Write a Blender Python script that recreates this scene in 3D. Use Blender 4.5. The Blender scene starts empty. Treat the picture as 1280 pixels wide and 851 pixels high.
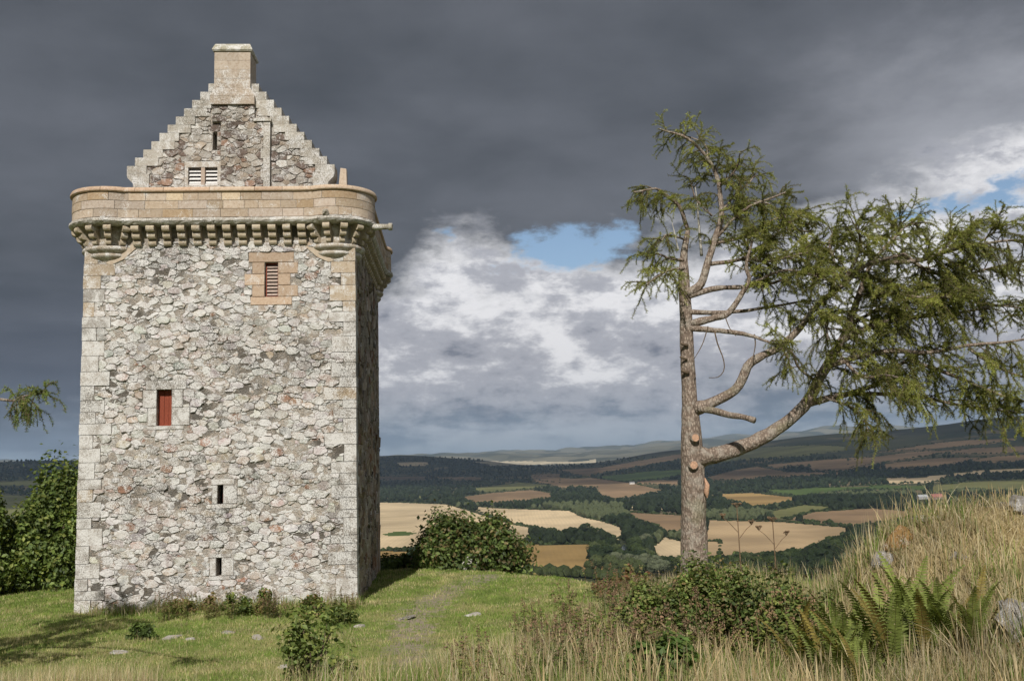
import bpy, math, random
import numpy as np
from mathutils import Vector, Matrix, noise as mnoise

R = math.radians
random.seed(7)
rng = np.random.default_rng(7)
scene = bpy.context.scene
col = scene.collection

# ------------------------------------------------------------------ camera
F_PX, PITCH, ROLL, CAMZ = 1235.1, 0.1220, 0.0253, 4.09        # focal length in photo pixels (photo 1280 x 851)
cam_d = bpy.data.cameras.new('camera')
cam = bpy.data.objects.new('camera', cam_d)
col.objects.link(cam)
cp, sp, cr, sr = math.cos(PITCH), math.sin(PITCH), math.cos(ROLL), math.sin(ROLL)
FWD = np.array([0, cp, sp]); U0 = np.array([0, -sp, cp]); R0 = np.array([1.0, 0, 0])
RT = R0 * cr - U0 * sr; UP = R0 * sr + U0 * cr
cam.matrix_world = Matrix(((RT[0], UP[0], -FWD[0], 0), (RT[1], UP[1], -FWD[1], 0), (RT[2], UP[2], -FWD[2], CAMZ), (0, 0, 0, 1)))
cam_d.sensor_width = 36
cam_d.lens = 36 * F_PX / 1280
cam_d.clip_start = 0.1
cam_d.clip_end = 80000
scene.camera = cam

def pix_dir(u, v):
    return FWD + RT * ((u - 640) / F_PX) + UP * ((425.5 - v) / F_PX)

def project(P):
    P = np.asarray(P, float)
    Q = P - np.array([0, 0, CAMZ])
    d = Q @ FWD
    return 640 + F_PX * (Q @ RT) / d, 425.5 - F_PX * (Q @ UP) / d, d

# ------------------------------------------------------------------ light, sky, exposure
SUN_EL, SUN_AZ = R(40), R(6.5)        # sun behind the camera, a little to its left
to_sun = Vector((-math.sin(SUN_AZ) * math.cos(SUN_EL), -math.cos(SUN_AZ) * math.cos(SUN_EL), math.sin(SUN_EL)))
sun_d = bpy.data.lights.new('sun', 'SUN')
sun_d.energy = 4.9
sun_d.angle = R(0.5)
sun_d.color = (1.0, 0.955, 0.88)
sun = bpy.data.objects.new('sun', sun_d)
sun.rotation_euler = to_sun.to_track_quat('Z', 'Y').to_euler()
sun.location = (0, -20, 60)
col.objects.link(sun)
scene.view_settings.view_transform = 'Standard'
scene.view_settings.look = 'None'
scene.view_settings.exposure = 0.0
scene.view_settings.gamma = 1.0
scene.view_settings.use_curve_mapping = False
scene.cycles.use_denoising = True
scene.cycles.max_bounces = 6
scene.cycles.transparent_max_bounces = 8
scene.cycles.volume_bounces = 1

class NT:
    """small helper for node graphs"""
    def __init__(s, tree):
        s.t = tree; s.n = tree.nodes; s.l = tree.links
    def put(s, sock, v):
        if isinstance(v, bpy.types.NodeSocket): s.l.new(v, sock)
        elif v is not None:
            if hasattr(sock.default_value, '__len__') and not hasattr(v, '__len__'): v = [v] * len(sock.default_value)
            if hasattr(v, '__len__') and len(v) == 3 and len(sock.default_value) == 4: v = (*v, 1)
            sock.default_value = v
    def m(s, op, a, b=None, c=None, clamp=False):
        n = s.n.new('ShaderNodeMath'); n.operation = op; n.use_clamp = clamp
        for i, v in enumerate((a, b, c)):
            if v is not None: s.put(n.inputs[i], v)
        return n.outputs[0]
    def vm(s, op, a, b=None, out=0):
        n = s.n.new('ShaderNodeVectorMath'); n.operation = op
        s.put(n.inputs[0], a)
        if b is not None: s.put(n.inputs[1], b)
        return n.outputs[out]
    def comb(s, x, y, z):
        n = s.n.new('ShaderNodeCombineXYZ')
        for i, v in enumerate((x, y, z)): s.put(n.inputs[i], v)
        return n.outputs[0]
    def sep(s, v):
        n = s.n.new('ShaderNodeSeparateXYZ'); s.put(n.inputs[0], v)
        return n.outputs
    def noise(s, vec, scale, detail=4, rough=0.55, dist=0.0, lac=2.0, color=False):
        n = s.n.new('ShaderNodeTexNoise')
        if vec is not None: s.put(n.inputs['Vector'], vec)
        s.put(n.inputs['Scale'], scale); s.put(n.inputs['Detail'], detail); s.put(n.inputs['Roughness'], rough)
        s.put(n.inputs['Distortion'], dist); s.put(n.inputs['Lacunarity'], lac)
        return n.outputs['Color' if color else 0]
    def vor(s, vec, scale, feature='F1', out='Distance', rand=1.0):
        n = s.n.new('ShaderNodeTexVoronoi'); n.feature = feature
        if vec is not None: s.put(n.inputs['Vector'], vec)
        s.put(n.inputs['Scale'], scale); s.put(n.inputs['Randomness'], rand)
        return n.outputs[out]
    def sstep(s, v, lo, hi, a=0.0, b=1.0):
        n = s.n.new('ShaderNodeMapRange'); n.interpolation_type = 'SMOOTHSTEP'
        s.put(n.inputs[0], v); s.put(n.inputs[1], lo); s.put(n.inputs[2], hi); s.put(n.inputs[3], a); s.put(n.inputs[4], b)
        return n.outputs[0]
    def lin(s, v, lo, hi, a=0.0, b=1.0):
        n = s.n.new('ShaderNodeMapRange')
        s.put(n.inputs[0], v); s.put(n.inputs[1], lo); s.put(n.inputs[2], hi); s.put(n.inputs[3], a); s.put(n.inputs[4], b)
        return n.outputs[0]
    def mix(s, f, a, b, mode='MIX'):
        n = s.n.new('ShaderNodeMix'); n.data_type = 'RGBA'; n.blend_type = mode
        s.put(n.inputs[0], f); s.put(n.inputs[6], a); s.put(n.inputs[7], b)
        return n.outputs[2]
    def attr(s, name, out='Color'):
        n = s.n.new('ShaderNodeAttribute'); n.attribute_name = name
        return n.outputs[out]
    def bump(s, h, strength, dist):
        n = s.n.new('ShaderNodeBump'); s.put(n.inputs['Height'], h)
        n.inputs['Strength'].default_value = strength; n.inputs['Distance'].default_value = dist
        return n.outputs[0]

def srgb(r, g, b):
    return tuple((c / 255 / 12.92) if c / 255 <= 0.04045 else ((c / 255 + 0.055) / 1.055) ** 2.4 for c in (r, g, b))

world = bpy.data.worlds.new('World')
scene.world = world
world.use_nodes = True
wt = NT(world.node_tree)
wt.n.clear()
w_out = wt.n.new('ShaderNodeOutputWorld')
sky = wt.n.new('ShaderNodeTexSky')
sky.sky_type = 'NISHITA'
sky.sun_disc = False
sky.sun_elevation = SUN_EL
sky.sun_rotation = math.atan2(to_sun.x, to_sun.y)
sky.air_density = 1.0; sky.dust_density = 0.6; sky.ozone_density = 1.5
wdir = wt.n.new('ShaderNodeTexCoord').outputs['Generated']
dx, dy, dz = wt.sep(wdir)
az = wt.m('MULTIPLY', wt.m('ARCTAN2', dx, dy), 57.2958)
el = wt.m('MULTIPLY', wt.m('ARCSINE', dz), 57.2958)
hz = wt.m('ADD', wt.m('MAXIMUM', dz, 0.0), 0.13)
layer = wt.comb(wt.m('DIVIDE', dx, hz), wt.m('DIVIDE', dy, hz), 0.0)             # flat cloud deck overhead
puff = wt.vm('MULTIPLY', wdir, (1, 1, 2.1))                                      # upright heaps near the horizon
nA = wt.noise(layer, 0.55, 4, 0.52, 0.15)
nB = wt.noise(layer, 1.9, 6, 0.55, 0.1)
nC = wt.noise(puff, 9.0, 10, 0.63, 0.12)
nD = wt.noise(puff, 30.0, 8, 0.64, 0.05)
nE = wt.noise(wt.vm('MULTIPLY', wdir, (1, 1, 5.5)), 5.0, 7, 0.56, 0.2)
# dark deck: a ragged lower edge that hangs low towards the left of the view
edge = wt.m('ADD', wt.lin(az, -17.0, -4.5, 0.8, 11.2), wt.sstep(az, 14, 32, 0, 4.5))
rag = wt.m('ADD', wt.m('MULTIPLY', wt.m('SUBTRACT', nC, 0.5), 13.0), wt.m('MULTIPLY', wt.m('SUBTRACT', nB, 0.5), 7.0))
deck_m = wt.sstep(wt.m('ADD', wt.m('SUBTRACT', el, edge), rag), -1.3, 2.6)
deck_t = wt.m('ADD', wt.m('MULTIPLY', nA, 0.65), wt.m('MULTIPLY', nB, 0.4))
deck_c = wt.mix(wt.sstep(deck_t, 0.34, 0.72), srgb(64, 67, 73), srgb(110, 113, 121))
deck_c = wt.mix(wt.m('MULTIPLY', wt.sstep(el, 13, 2), 0.75), deck_c, srgb(80, 87, 103))
deck_c = wt.mix(wt.m('MULTIPLY', wt.m('MULTIPLY', wt.sstep(wt.m('ADD', az, wt.m('MULTIPLY', nB, 16)), 20, 36), wt.sstep(wt.m('ADD', el, wt.m('MULTIPLY', nC, 8)), 28, 20)), 0.85), deck_c, srgb(168, 170, 178))
# bright heaped bank
bank_t = wt.m('ADD', wt.m('ADD', wt.m('MULTIPLY', nC, 0.72), wt.m('MULTIPLY', nD, 0.32)), wt.lin(el, 2.0, 10.5, -0.05, 0.13))
bank_c = wt.mix(wt.sstep(bank_t, 0.40, 0.55), srgb(122, 126, 139), srgb(178, 179, 187))
bank_c = wt.mix(wt.sstep(bank_t, 0.55, 0.68), bank_c, srgb(242, 241, 243))
# flat grey-blue streaks low down
low = wt.sstep(wt.m('ADD', el, wt.m('MULTIPLY', wt.m('SUBTRACT', nC, 0.5), 11)), 5.2, 0.4)
low_c = wt.mix(wt.sstep(wt.m('ADD', wt.m('MULTIPLY', nE, .7), wt.m('MULTIPLY', nD, .3)), 0.41, 0.60), srgb(106, 118, 135), srgb(188, 192, 198))
bank_c = wt.mix(low, bank_c, low_c)
bank_c = wt.mix(wt.m('MULTIPLY', wt.sstep(el, 2.2, 0.2), .8), bank_c, srgb(140, 155, 168))
# gaps of blue: placed by direction, torn by noise
def gap(u, v, ru, rv, amt=1.0):
    d = pix_dir(u, v); d = d / np.linalg.norm(d)
    a0 = math.degrees(math.atan2(d[0], d[1])); e0 = math.degrees(math.asin(d[2]))
    k = 57.3 / F_PX
    q = wt.m('ADD', wt.m('POWER', wt.m('DIVIDE', wt.m('SUBTRACT', az, a0), ru * k), 2.0), wt.m('POWER', wt.m('DIVIDE', wt.m('SUBTRACT', el, e0), rv * k), 2.0))
    return wt.m('MULTIPLY', wt.m('EXPONENT', wt.m('MULTIPLY', q, -1.0)), amt)
gaps = None
for g_ in ((700, 314, 85, 32, 1.0), (765, 296, 40, 24, .8), (640, 335, 60, 14, .8), (562, 292, 30, 14, .62), (1215, 255, 80, 17, 1.0), (1275, 230, 40, 18, .9), (1120, 268, 60, 12, .7), (895, 300, 40, 40, .3)):
    s_ = gap(*g_)
    gaps = s_ if gaps is None else wt.m('MAXIMUM', gaps, s_)
gap_m = wt.sstep(wt.m('MULTIPLY_ADD', wt.m('MINIMUM', wt.m('MULTIPLY', gaps, 2.5), 1.0), wt.m('ADD', wt.m('MULTIPLY', wt.m('SUBTRACT', nC, 0.5), 2.0), wt.m('MULTIPLY', wt.m('SUBTRACT', nD, 0.5), 2.0)), gaps), 0.34, 0.9)
cloud_c = wt.mix(deck_m, bank_c, deck_c)
bg_sky = wt.n.new('ShaderNodeBackground'); wt.put(bg_sky.inputs[0], sky.outputs[0]); bg_sky.inputs[1].default_value = 0.1
bg_cloud = wt.n.new('ShaderNodeBackground'); wt.put(bg_cloud.inputs[0], cloud_c); bg_cloud.inputs[1].default_value = 1.0
mx = wt.n.new('ShaderNodeMixShader')
wt.put(mx.inputs[0], wt.m('SUBTRACT', 1.0, gap_m)); wt.l.new(bg_sky.outputs[0], mx.inputs[1]); wt.l.new(bg_cloud.outputs[0], mx.inputs[2])
wt.l.new(mx.outputs[0], w_out.inputs[0])

# ------------------------------------------------------------------ object helpers
def tag(o, label=None, cat=None, group=None, kind=None):
    if label: o['label'] = label
    if cat: o['category'] = cat
    if group: o['group'] = group
    if kind: o['kind'] = kind
    return o

def empty(name, loc=(0, 0, 0), rz=0.0, parent=None):
    o = bpy.data.objects.new(name, None)
    o.empty_display_size = 0.3
    col.objects.link(o); o.location = loc; o.rotation_euler = (0, 0, rz)
    if parent: o.parent = parent
    return o

def np_mesh(name, V, faces, mat=None, colr=None, smooth=False):
    """faces: list of int arrays (n, k); colr: per-vertex rgb"""
    me = bpy.data.meshes.new(name)
    V = np.asarray(V, np.float32)
    if not isinstance(faces, list): faces = [faces]
    faces = [np.asarray(f, np.int32) for f in faces if len(f)]
    loops = np.concatenate([f.ravel() for f in faces])
    tot = np.concatenate([np.full(len(f), f.shape[1], np.int32) for f in faces])
    me.vertices.add(len(V)); me.vertices.foreach_set('co', V.ravel())
    me.loops.add(len(loops)); me.loops.foreach_set('vertex_index', loops)
    me.polygons.add(len(tot))
    st = np.zeros(len(tot), np.int32); st[1:] = np.cumsum(tot)[:-1]
    me.polygons.foreach_set('loop_start', st)
    me.polygons.foreach_set('use_smooth', np.full(len(tot), smooth, bool))
    me.update(calc_edges=True)
    if colr is not None:
        c = np.ones((len(V), 4), np.float32); c[:, :3] = colr
        a = me.attributes.new('col', 'FLOAT_COLOR', 'POINT'); a.data.foreach_set('color', c.ravel())
    if mat: me.materials.append(mat)
    return me

def obj(name, me, parent=None, loc=None):
    o = bpy.data.objects.new(name, me); col.objects.link(o)
    if parent: o.parent = parent
    if loc is not None: o.location = loc
    return o

class MB:
    """collects polygons of mixed size into one mesh"""
    def __init__(s): s.v = []; s.f = []; s.c = []; s.cc = (.5, .5, .5)
    def add(s, vs, fs):
        k = len(s.v); s.v.extend([tuple(p) for p in vs]); s.c.extend([s.cc] * len(vs))
        s.f.extend([tuple(i + k for i in f) for f in fs])
    def box(s, x0, x1, y0, y1, z0, z1):
        s.add([(x0, y0, z0), (x1, y0, z0), (x1, y1, z0), (x0, y1, z0), (x0, y0, z1), (x1, y0, z1), (x1, y1, z1), (x0, y1, z1)],
              [(3, 2, 1, 0), (4, 5, 6, 7), (0, 1, 5, 4), (1, 2, 6, 5), (2, 3, 7, 6), (3, 0, 4, 7)])
    def mesh(s, name, mat, smooth=False):
        me = bpy.data.meshes.new(name)
        me.from_pydata(s.v, [], s.f); me.update()
        a = me.attributes.new('col', 'FLOAT_COLOR', 'POINT')
        a.data.foreach_set('color', np.hstack([np.array(s.c, np.float32).reshape(-1, 3), np.ones((len(s.v), 1), np.float32)]).ravel())
        if mat: me.materials.append(mat)
        if smooth: me.polygons.foreach_set('use_smooth', np.ones(len(me.polygons), bool))
        return me
    def build(s, name, mat, parent=None, smooth=False):
        return obj(name, s.mesh(name, mat, smooth), parent)

def tube_arrays(P, rad, sides=6):
    """swept tube along polyline P with radius per point -> verts, quads"""
    P = np.asarray(P, float); n = len(P)
    T = np.gradient(P, axis=0); T /= np.linalg.norm(T, axis=1)[:, None] + 1e-9
    ref = np.array([0.3, 0.9, 0.2]); V = []
    for i in range(n):
        a = np.cross(T[i], ref); a /= np.linalg.norm(a) + 1e-9
        b = np.cross(T[i], a)
        th = np.arange(sides) / sides * 2 * np.pi
        V.append(P[i] + rad[i] * (np.cos(th)[:, None] * a + np.sin(th)[:, None] * b))
    V = np.concatenate(V)
    i, j = np.meshgrid(np.arange(n - 1), np.arange(sides), indexing='ij')
    q = np.stack([i * sides + j, i * sides + (j + 1) % sides, (i + 1) * sides + (j + 1) % sides, (i + 1) * sides + j], -1).reshape(-1, 4)
    return V, q

def smooth_path(P, n):
    """Catmull-Rom resample"""
    P = np.asarray(P, float)
    Q = np.vstack([2 * P[0] - P[1], P, 2 * P[-1] - P[-2]])
    t = np.linspace(0, len(P) - 1 - 1e-6, n); k = t.astype(int); f = (t - k)[:, None]
    p0, p1, p2, p3 = Q[k], Q[k + 1], Q[k + 2], Q[k + 3]
    return 0.5 * (2 * p1 + (p2 - p0) * f + (2 * p0 - 5 * p1 + 4 * p2 - p3) * f ** 2 + (3 * p1 - p0 - 3 * p2 + p3) * f ** 3)

class Soup:
    """collects numpy chunks (verts, faces, colours) into one mesh"""
    def __init__(s): s.V = []; s.F = {}; s.C = []; s.n = 0
    def add(s, V, F, C):
        V = np.asarray(V, np.float32)
        s.F.setdefault(F.shape[1], []).append(F + s.n); s.V.append(V)
        C = np.asarray(C, np.float32)
        s.C.append(np.broadcast_to(C, (len(V), 3)) if C.ndim == 1 else C); s.n += len(V)
    def mesh(s, name, mat, smooth=False):
        return np_mesh(name, np.concatenate(s.V), [np.concatenate(f) for f in s.F.values()], mat, np.concatenate(s.C), smooth)

# ------------------------------------------------------------------ materials
def material(name):
    m = bpy.data.materials.new(name); m.use_nodes = True
    t = NT(m.node_tree); t.n.clear()
    out = t.n.new('ShaderNodeOutputMaterial')
    return m, t, out

def principled(t, out, color, rough=0.9, normal=None, spec=0.2):
    b = t.n.new('ShaderNodeBsdfPrincipled')
    t.put(b.inputs['Base Color'], color); t.put(b.inputs['Roughness'], rough); t.put(b.inputs['Specular IOR Level'], spec)
    if normal is not None: t.l.new(normal, b.inputs['Normal'])
    t.l.new(b.outputs[0], out.inputs[0])
    return b

def position(t):
    return t.n.new('ShaderNodeNewGeometry').outputs['Position']

def mat_stone(name, lichen, rough_bump=0.6, dark=0.35, scale=1.0):
    m, t, out = material(name)
    p = position(t)
    base = t.attr('col')
    n1 = t.noise(p, 3.2 * scale, 6, 0.62, 0.4); n2 = t.noise(p, 13 * scale, 6, 0.65, 0.3); n3 = t.noise(p, 34 * scale, 6, 0.66); n4 = t.noise(p, 0.5, 4, 0.5)
    c = t.mix(t.m('MULTIPLY', t.sstep(n2, 0.42, 0.70), 0.55), base, t.mix(1.0, base, (0.62, 0.5, 0.42), 'MULTIPLY'))
    lm = t.sstep(t.m('ADD', t.m('MULTIPLY', n1, 0.6), t.m('MULTIPLY', n3, 0.55)), 0.62 - 0.16 * lichen, 0.74 - 0.16 * lichen)
    c = t.mix(t.m('MULTIPLY', lm, 0.85), c, (0.645, 0.632, 0.615))
    dk = t.sstep(t.m('ADD', t.m('MULTIPLY', t.m('SUBTRACT', 1.0, n3), 0.75), t.m('MULTIPLY', n4, 0.45)), 0.62, 0.72)
    c = t.mix(t.m('MULTIPLY', dk, dark), c, (0.045, 0.042, 0.036))
    og = t.sstep(t.noise(t.vm('ADD', p, (7, 3, 1)), 9 * scale, 4, 0.6), 0.66, 0.74)
    c = t.mix(t.m('MULTIPLY', og, 0.35), c, (0.30, 0.20, 0.075))
    h = t.m('ADD', t.m('MULTIPLY', n2, 0.6), t.m('MULTIPLY', n3, 0.5))
    principled(t, out, c, 0.92, t.bump(h, rough_bump, 0.03), 0.15)
    return m

M = {}
M['rubble'] = mat_stone('rubble_stone', 0.70, 1.0, 0.62)
M['side_rubble'] = mat_stone('shade_toned_rubble_stone', 0.1, 1.0, 0.7)  # sparser lichen and darker specks, part of the side wall's painted shade
M['gable'] = mat_stone('gable_stone', 0.35, 0.8, 0.45)
M['ashlar'] = mat_stone('dressed_sandstone', 0.0, 0.35, 0.16)
M['old_ashlar'] = mat_stone('weathered_sandstone', 0.45, 0.6, 0.5)
M['field_rock'] = mat_stone('lichened_rock', 0.2, 1.0, 0.85, 2.5)

m, t, out = material('lime_mortar'); p = position(t)
n = t.noise(p, 5, 6, 0.6); n2 = t.noise(p, 45, 5, 0.65); n3 = t.noise(p, 0.7, 3, .5)
pin = t.vor(t.vm('ADD', t.vm('MULTIPLY', p, (1, 1, 1.7)), t.noise(p, 6, 2, .5, color=True)), 11, 'F1', 'Color'); pin_d = t.vor(t.vm('ADD', t.vm('MULTIPLY', p, (1, 1, 1.7)), t.noise(p, 6, 2, .5, color=True)), 11, 'F1')
c = t.mix(t.sep(pin)[0], (0.27, 0.235, 0.20), (0.52, 0.49, 0.45))
c = t.mix(t.sstep(t.m('ADD', pin_d, t.m('MULTIPLY', n2, .3)), 0.5, 0.7), c, (0.44, 0.375, 0.31))
c = t.mix(t.m('MULTIPLY', t.sstep(t.m('ADD', t.m('MULTIPLY', n, .6), t.m('MULTIPLY', n2, .55)), .56, .66), .8), c, (0.62, 0.60, 0.565))
c = t.mix(t.m('MULTIPLY', t.sstep(t.m('ADD', n3, t.m('MULTIPLY', n2, .6)), 0.78, 0.92), .8), c, (0.07, 0.062, 0.052))
principled(t, out, c, 0.95, t.bump(t.m('SUBTRACT', t.m('ADD', n, n2), pin_d), 0.9, 0.04)); M['mortar'] = m

def mat_plain(name, color, rough=0.8, var=0.3, scale=8, bump=0.2, stretch=(1, 1, 1)):
    m, t, out = material(name); p = t.vm('MULTIPLY', position(t), stretch)
    n = t.noise(p, scale, 5, 0.6)
    c = t.mix(t.sstep(n, 0.3, 0.7), tuple(x * (1 - var) for x in color), tuple(min(1, x * (1 + var)) for x in color))
    principled(t, out, c, rough, t.bump(n, bump, 0.02)); M[name] = m
    return m
mat_plain('red_timber', (0.23, 0.055, 0.03), 0.7, 0.35, 30, 0.4, (6, 6, .5))
mat_plain('louvre_timber', (0.42, 0.33, 0.28), 0.75, 0.2, 20, 0.3)
mat_plain('white_louvre', (0.72, 0.70, 0.68), 0.7, 0.1, 20, 0.2)
mat_plain('dark_void', (0.012, 0.010, 0.009), 0.95, 0.3)
mat_plain('slate', (0.07, 0.072, 0.08), 0.6, 0.3, 6)
mat_plain('lead_grey', (0.25, 0.25, 0.24), 0.6, 0.3, 12)
mat_plain('cut_wood', (0.44, 0.27, 0.18), 0.8, 0.3, 40)

def mat_leaf(name, trans=0.35, gloss=0.35, sheen=0.25, vary=0.25):
    m, t, out = material(name)
    c = t.attr('col')
    n = t.noise(position(t), 1.7, 3, 0.5)
    c = t.mix(t.sstep(n, 0.35, 0.7), t.mix(1.0, c, (1 - vary, 1 - vary, 1 - vary), 'MULTIPLY'), t.mix(1.0, c, (1 + vary, 1 + vary * .9, 1 + vary * .6), 'MULTIPLY'))
    d = t.n.new('ShaderNodeBsdfPrincipled'); t.put(d.inputs['Base Color'], c); t.put(d.inputs['Roughness'], 0.55); t.put(d.inputs['Specular IOR Level'], gloss)
    tr = t.n.new('ShaderNodeBsdfTranslucent'); t.put(tr.inputs[0], t.mix(1.0, c, (1.25, 1.3, 0.7), 'MULTIPLY'))
    ms = t.n.new('ShaderNodeMixShader'); ms.inputs[0].default_value = trans
    t.l.new(d.outputs[0], ms.inputs[1]); t.l.new(tr.outputs[0], ms.inputs[2]); t.l.new(ms.outputs[0], out.inputs[0])
    M[name] = m
mat_leaf('leaf'); mat_leaf('needle', 0.3, 0.15); mat_leaf('grass', 0.3, 0.15); mat_leaf('fern', 0.35, 0.2); mat_leaf('far_leaf', 0.1, 0.05, vary=0.35)

m, t, out = material('larch_bark'); p = position(t)
v1 = t.vor(t.vm('MULTIPLY', p, (1, 1, .45)), 26, 'F1'); n1 = t.noise(p, 6, 5, 0.6); n2 = t.noise(p, 40, 4, 0.6); n3 = t.noise(p, 1.6, 3, .5)
c = t.mix(t.sstep(v1, 0.12, 0.6), (0.40, 0.325, 0.265), (0.19, 0.145, 0.115))
c = t.mix(t.m('MULTIPLY', t.sstep(n1, 0.45, 0.65), .7), c, (0.38, 0.34, 0.29))
c = t.mix(t.m('MULTIPLY', t.sstep(n2, 0.55, 0.7), .5), c, (0.13, 0.10, 0.08))
c = t.mix(t.m('MULTIPLY', t.sstep(n3, 0.55, 0.7), .3), c, (0.20, 0.22, 0.12))
principled(t, out, c, 0.95, t.bump(t.m('SUBTRACT', n2, v1), 0.9, 0.03), 0.1); M['bark'] = m
mat_plain('dead_wood', (0.42, 0.40, 0.36), 0.85, 0.25, 14)
mat_plain('brown_stem', (0.17, 0.115, 0.07), 0.85, 0.3, 20)
mat_plain('twig', (0.115, 0.085, 0.058), 0.9, 0.3, 20)

# ------------------------------------------------------------------ near ground
GC = np.array([(0,0,2.45),(0,5,2.45),(-4,5,2.3),(4,4,2.7),(0,8,2.2),(0,12,1.65),(0,16,1.1),(0,20,.55),(0,25,.02),(0,30,0),(0,35,0),(-5,8,2.05),(-5,12,1.2),
 (-5,16,.45),(-5,20,.08),(-5,25,0),(-5,30,0),(-5,38,0),(-10,8,1.8),(-10,13,.8),(-10,17,.2),(-10,21,0),(-10,28,0),(-10,34,0),(-12,40,0),(-16,15,.6),(-16,20,.1),(-16,28,-.05),
 (-16,36,-.1),(-22,20,0),(-22,30,-.3),(3,8,2.26),(3,12,1.98),(2,9,2.15),(3.2,9.2,2.28),(4.25,8.6,2.85),(1.5,7,2.28),(3,6,2.42),(1.5,11,1.95),(3,16,1.9),(3.6,19,1.75),(2.5,24,.8),(2.5,30,0),(6,18,1.6),(6,25,.6),(5,6,2.85),(5.2,10,3.40),
 (3.85,10.3,3.28),(4.5,10.4,3.42),(3.45,9.9,2.9),(3.15,9.7,2.4),(2.8,10.6,2.1),(3.6,8.8,2.65),(3.9,7.5,2.85),(7,10,3.5),(7,6,3.1),(8,8,3.5),(6,13,2.9),(4.5,13,2.35),(9,14,2.6),(10,6,3.2),(-4,-6,2.3),(4,-6,2.6),(-15,0,1.8),(10,-6,2.6),(-20,8,1.2),(-28,30,-.5),(-28,10,.6),(12,20,.5),(-20,45,-.5),(0,42,0)], float)
def _U(r2): return np.where(r2 > 1e-12, r2 * np.log(r2 + 1e-12), 0)
_n = len(GC)
_A = np.zeros((_n + 3, _n + 3))
_A[:_n, :_n] = _U(((GC[:, None, :2] - GC[None, :, :2]) ** 2).sum(-1)) + np.eye(_n) * 0.03
_A[:_n, _n] = 1; _A[:_n, _n + 1:] = GC[:, :2]; _A[_n:, :_n] = _A[:_n, _n:].T
_w = np.linalg.solve(_A, np.concatenate([GC[:, 2], [0, 0, 0]]))
PLATEAU = np.array([(-34, -30), (11, -30), (9, 12), (7, 20), (4, 30), (1, 36), (-3, 38.6), (-12, 42.5), (-34, 44)], float)
def outside(x, y):
    s = np.full(np.shape(x), -1e9)
    for a, b in zip(PLATEAU, np.roll(PLATEAU, -1, 0)):
        e = b - a; L = np.hypot(*e); nx, ny = e[1] / L, -e[0] / L
        s = np.maximum(s, (x - a[0]) * nx + (y - a[1]) * ny)
    return s
def ground(x, y):
    x = np.asarray(x, float); y = np.asarray(y, float); sh = x.shape
    X = np.stack([x.ravel(), y.ravel()], -1); z = np.zeros(len(X))
    for i in range(0, len(X), 20000):
        B = X[i:i + 20000]
        Bc = np.stack([np.clip(B[:, 0], -30, 13), np.clip(B[:, 1], -10, 45)], -1)
        z[i:i + 20000] = _U(((Bc[:, None] - GC[None, :, :2]) ** 2).sum(-1)) @ _w[:_n] + _w[_n] + Bc @ _w[_n + 1:]
    a, b = X[:, 0], X[:, 1]
    flat = np.clip((outside(a, b) + 0), 0, 1e9)
    z += 0.03 * np.sin(a * 1.3 + .7 * np.sin(b * .9)) * np.cos(b * 1.1) + 0.015 * np.sin(a * 3.7 + b * 1.9) * np.sin(b * 2.8 - a)
    mound = np.exp(-(((a - 5.5) / 3) ** 2 + ((b - 9.5) / 3.5) ** 2))
    z += mound * (0.07 * np.sin(a * 4.1 + 1) * np.sin(b * 3.3) + 0.04 * np.sin(a * 8 + b * 5))
    z -= 0.72 * flat ** 2 / (flat + 3.5)
    return z.reshape(sh)
def gz(x, y): return float(ground(np.array([x]), np.array([y]))[0])
def ground_hit(u, v):
    d = pix_dir(u, v); ts = np.linspace(4, 60, 1600)
    P = np.array([0, 0, CAMZ]) + ts[:, None] * d
    k = np.argmax(P[:, 2] < ground(P[:, 0], P[:, 1]))
    return P[k] if k else None

def bare_path(x, y):
    """worn track across the lawn right of the tower"""
    pts = np.array([(-2.2, 20), (-2.6, 24), (-2.9, 28), (-2.4, 32), (-1.2, 36)])
    xc = np.interp(y, pts[:, 1], pts[:, 0])
    return np.exp(-((x - xc) / 1.0) ** 2) * (y > 18) * (y < 37)

xs = np.concatenate([np.linspace(-60, -25, 18)[:-1], np.linspace(-25, 14, 196), np.linspace(14, 45, 16)[1:]])
ys = np.concatenate([np.linspace(-40, -2, 14)[:-1], np.linspace(-2, 48, 250), np.linspace(48, 75, 14)[1:]])
GX, GY = np.meshgrid(xs, ys, indexing='ij')
GZ = ground(GX, GY)
ni, nj = GX.shape
ii, jj = np.meshgrid(np.arange(ni - 1), np.arange(nj - 1), indexing='ij')
quads = np.stack([ii * nj + jj, (ii + 1) * nj + jj, (ii + 1) * nj + jj + 1, ii * nj + jj + 1], -1).reshape(-1, 4)
m, t, out = material('knoll_turf'); p = position(t)
n1 = t.noise(p, 0.55, 4, 0.6, .3); n2 = t.noise(p, 4.5, 6, 0.65); n3 = t.noise(p, 30, 4, 0.6); msk = t.attr('col')
pth, dry, _b = t.sep(msk)
c = t.mix(t.sstep(n1, 0.35, 0.65), (0.155, 0.215, 0.05), (0.29, 0.29, 0.11))
c = t.mix(t.m('MULTIPLY', t.sstep(n2, 0.5, 0.72), .7), c, (0.24, 0.19, 0.09))
c = t.mix(dry, c, t.mix(t.sstep(n2, .35, .65), (0.24, 0.185, 0.095), (0.40, 0.32, 0.18)))
c = t.mix(t.sstep(t.m('ADD', t.m('MULTIPLY', pth, 0.75), t.m('MULTIPLY', t.m('SUBTRACT', n2, .5), 2.0)), 0.45, 0.8), c, t.mix(n3, (0.20, 0.155, 0.11), (0.42, 0.36, 0.29)))
principled(t, out, c, 0.95, t.bump(t.m('ADD', n2, n3), 0.8, 0.05), 0.1); M['turf'] = m
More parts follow.
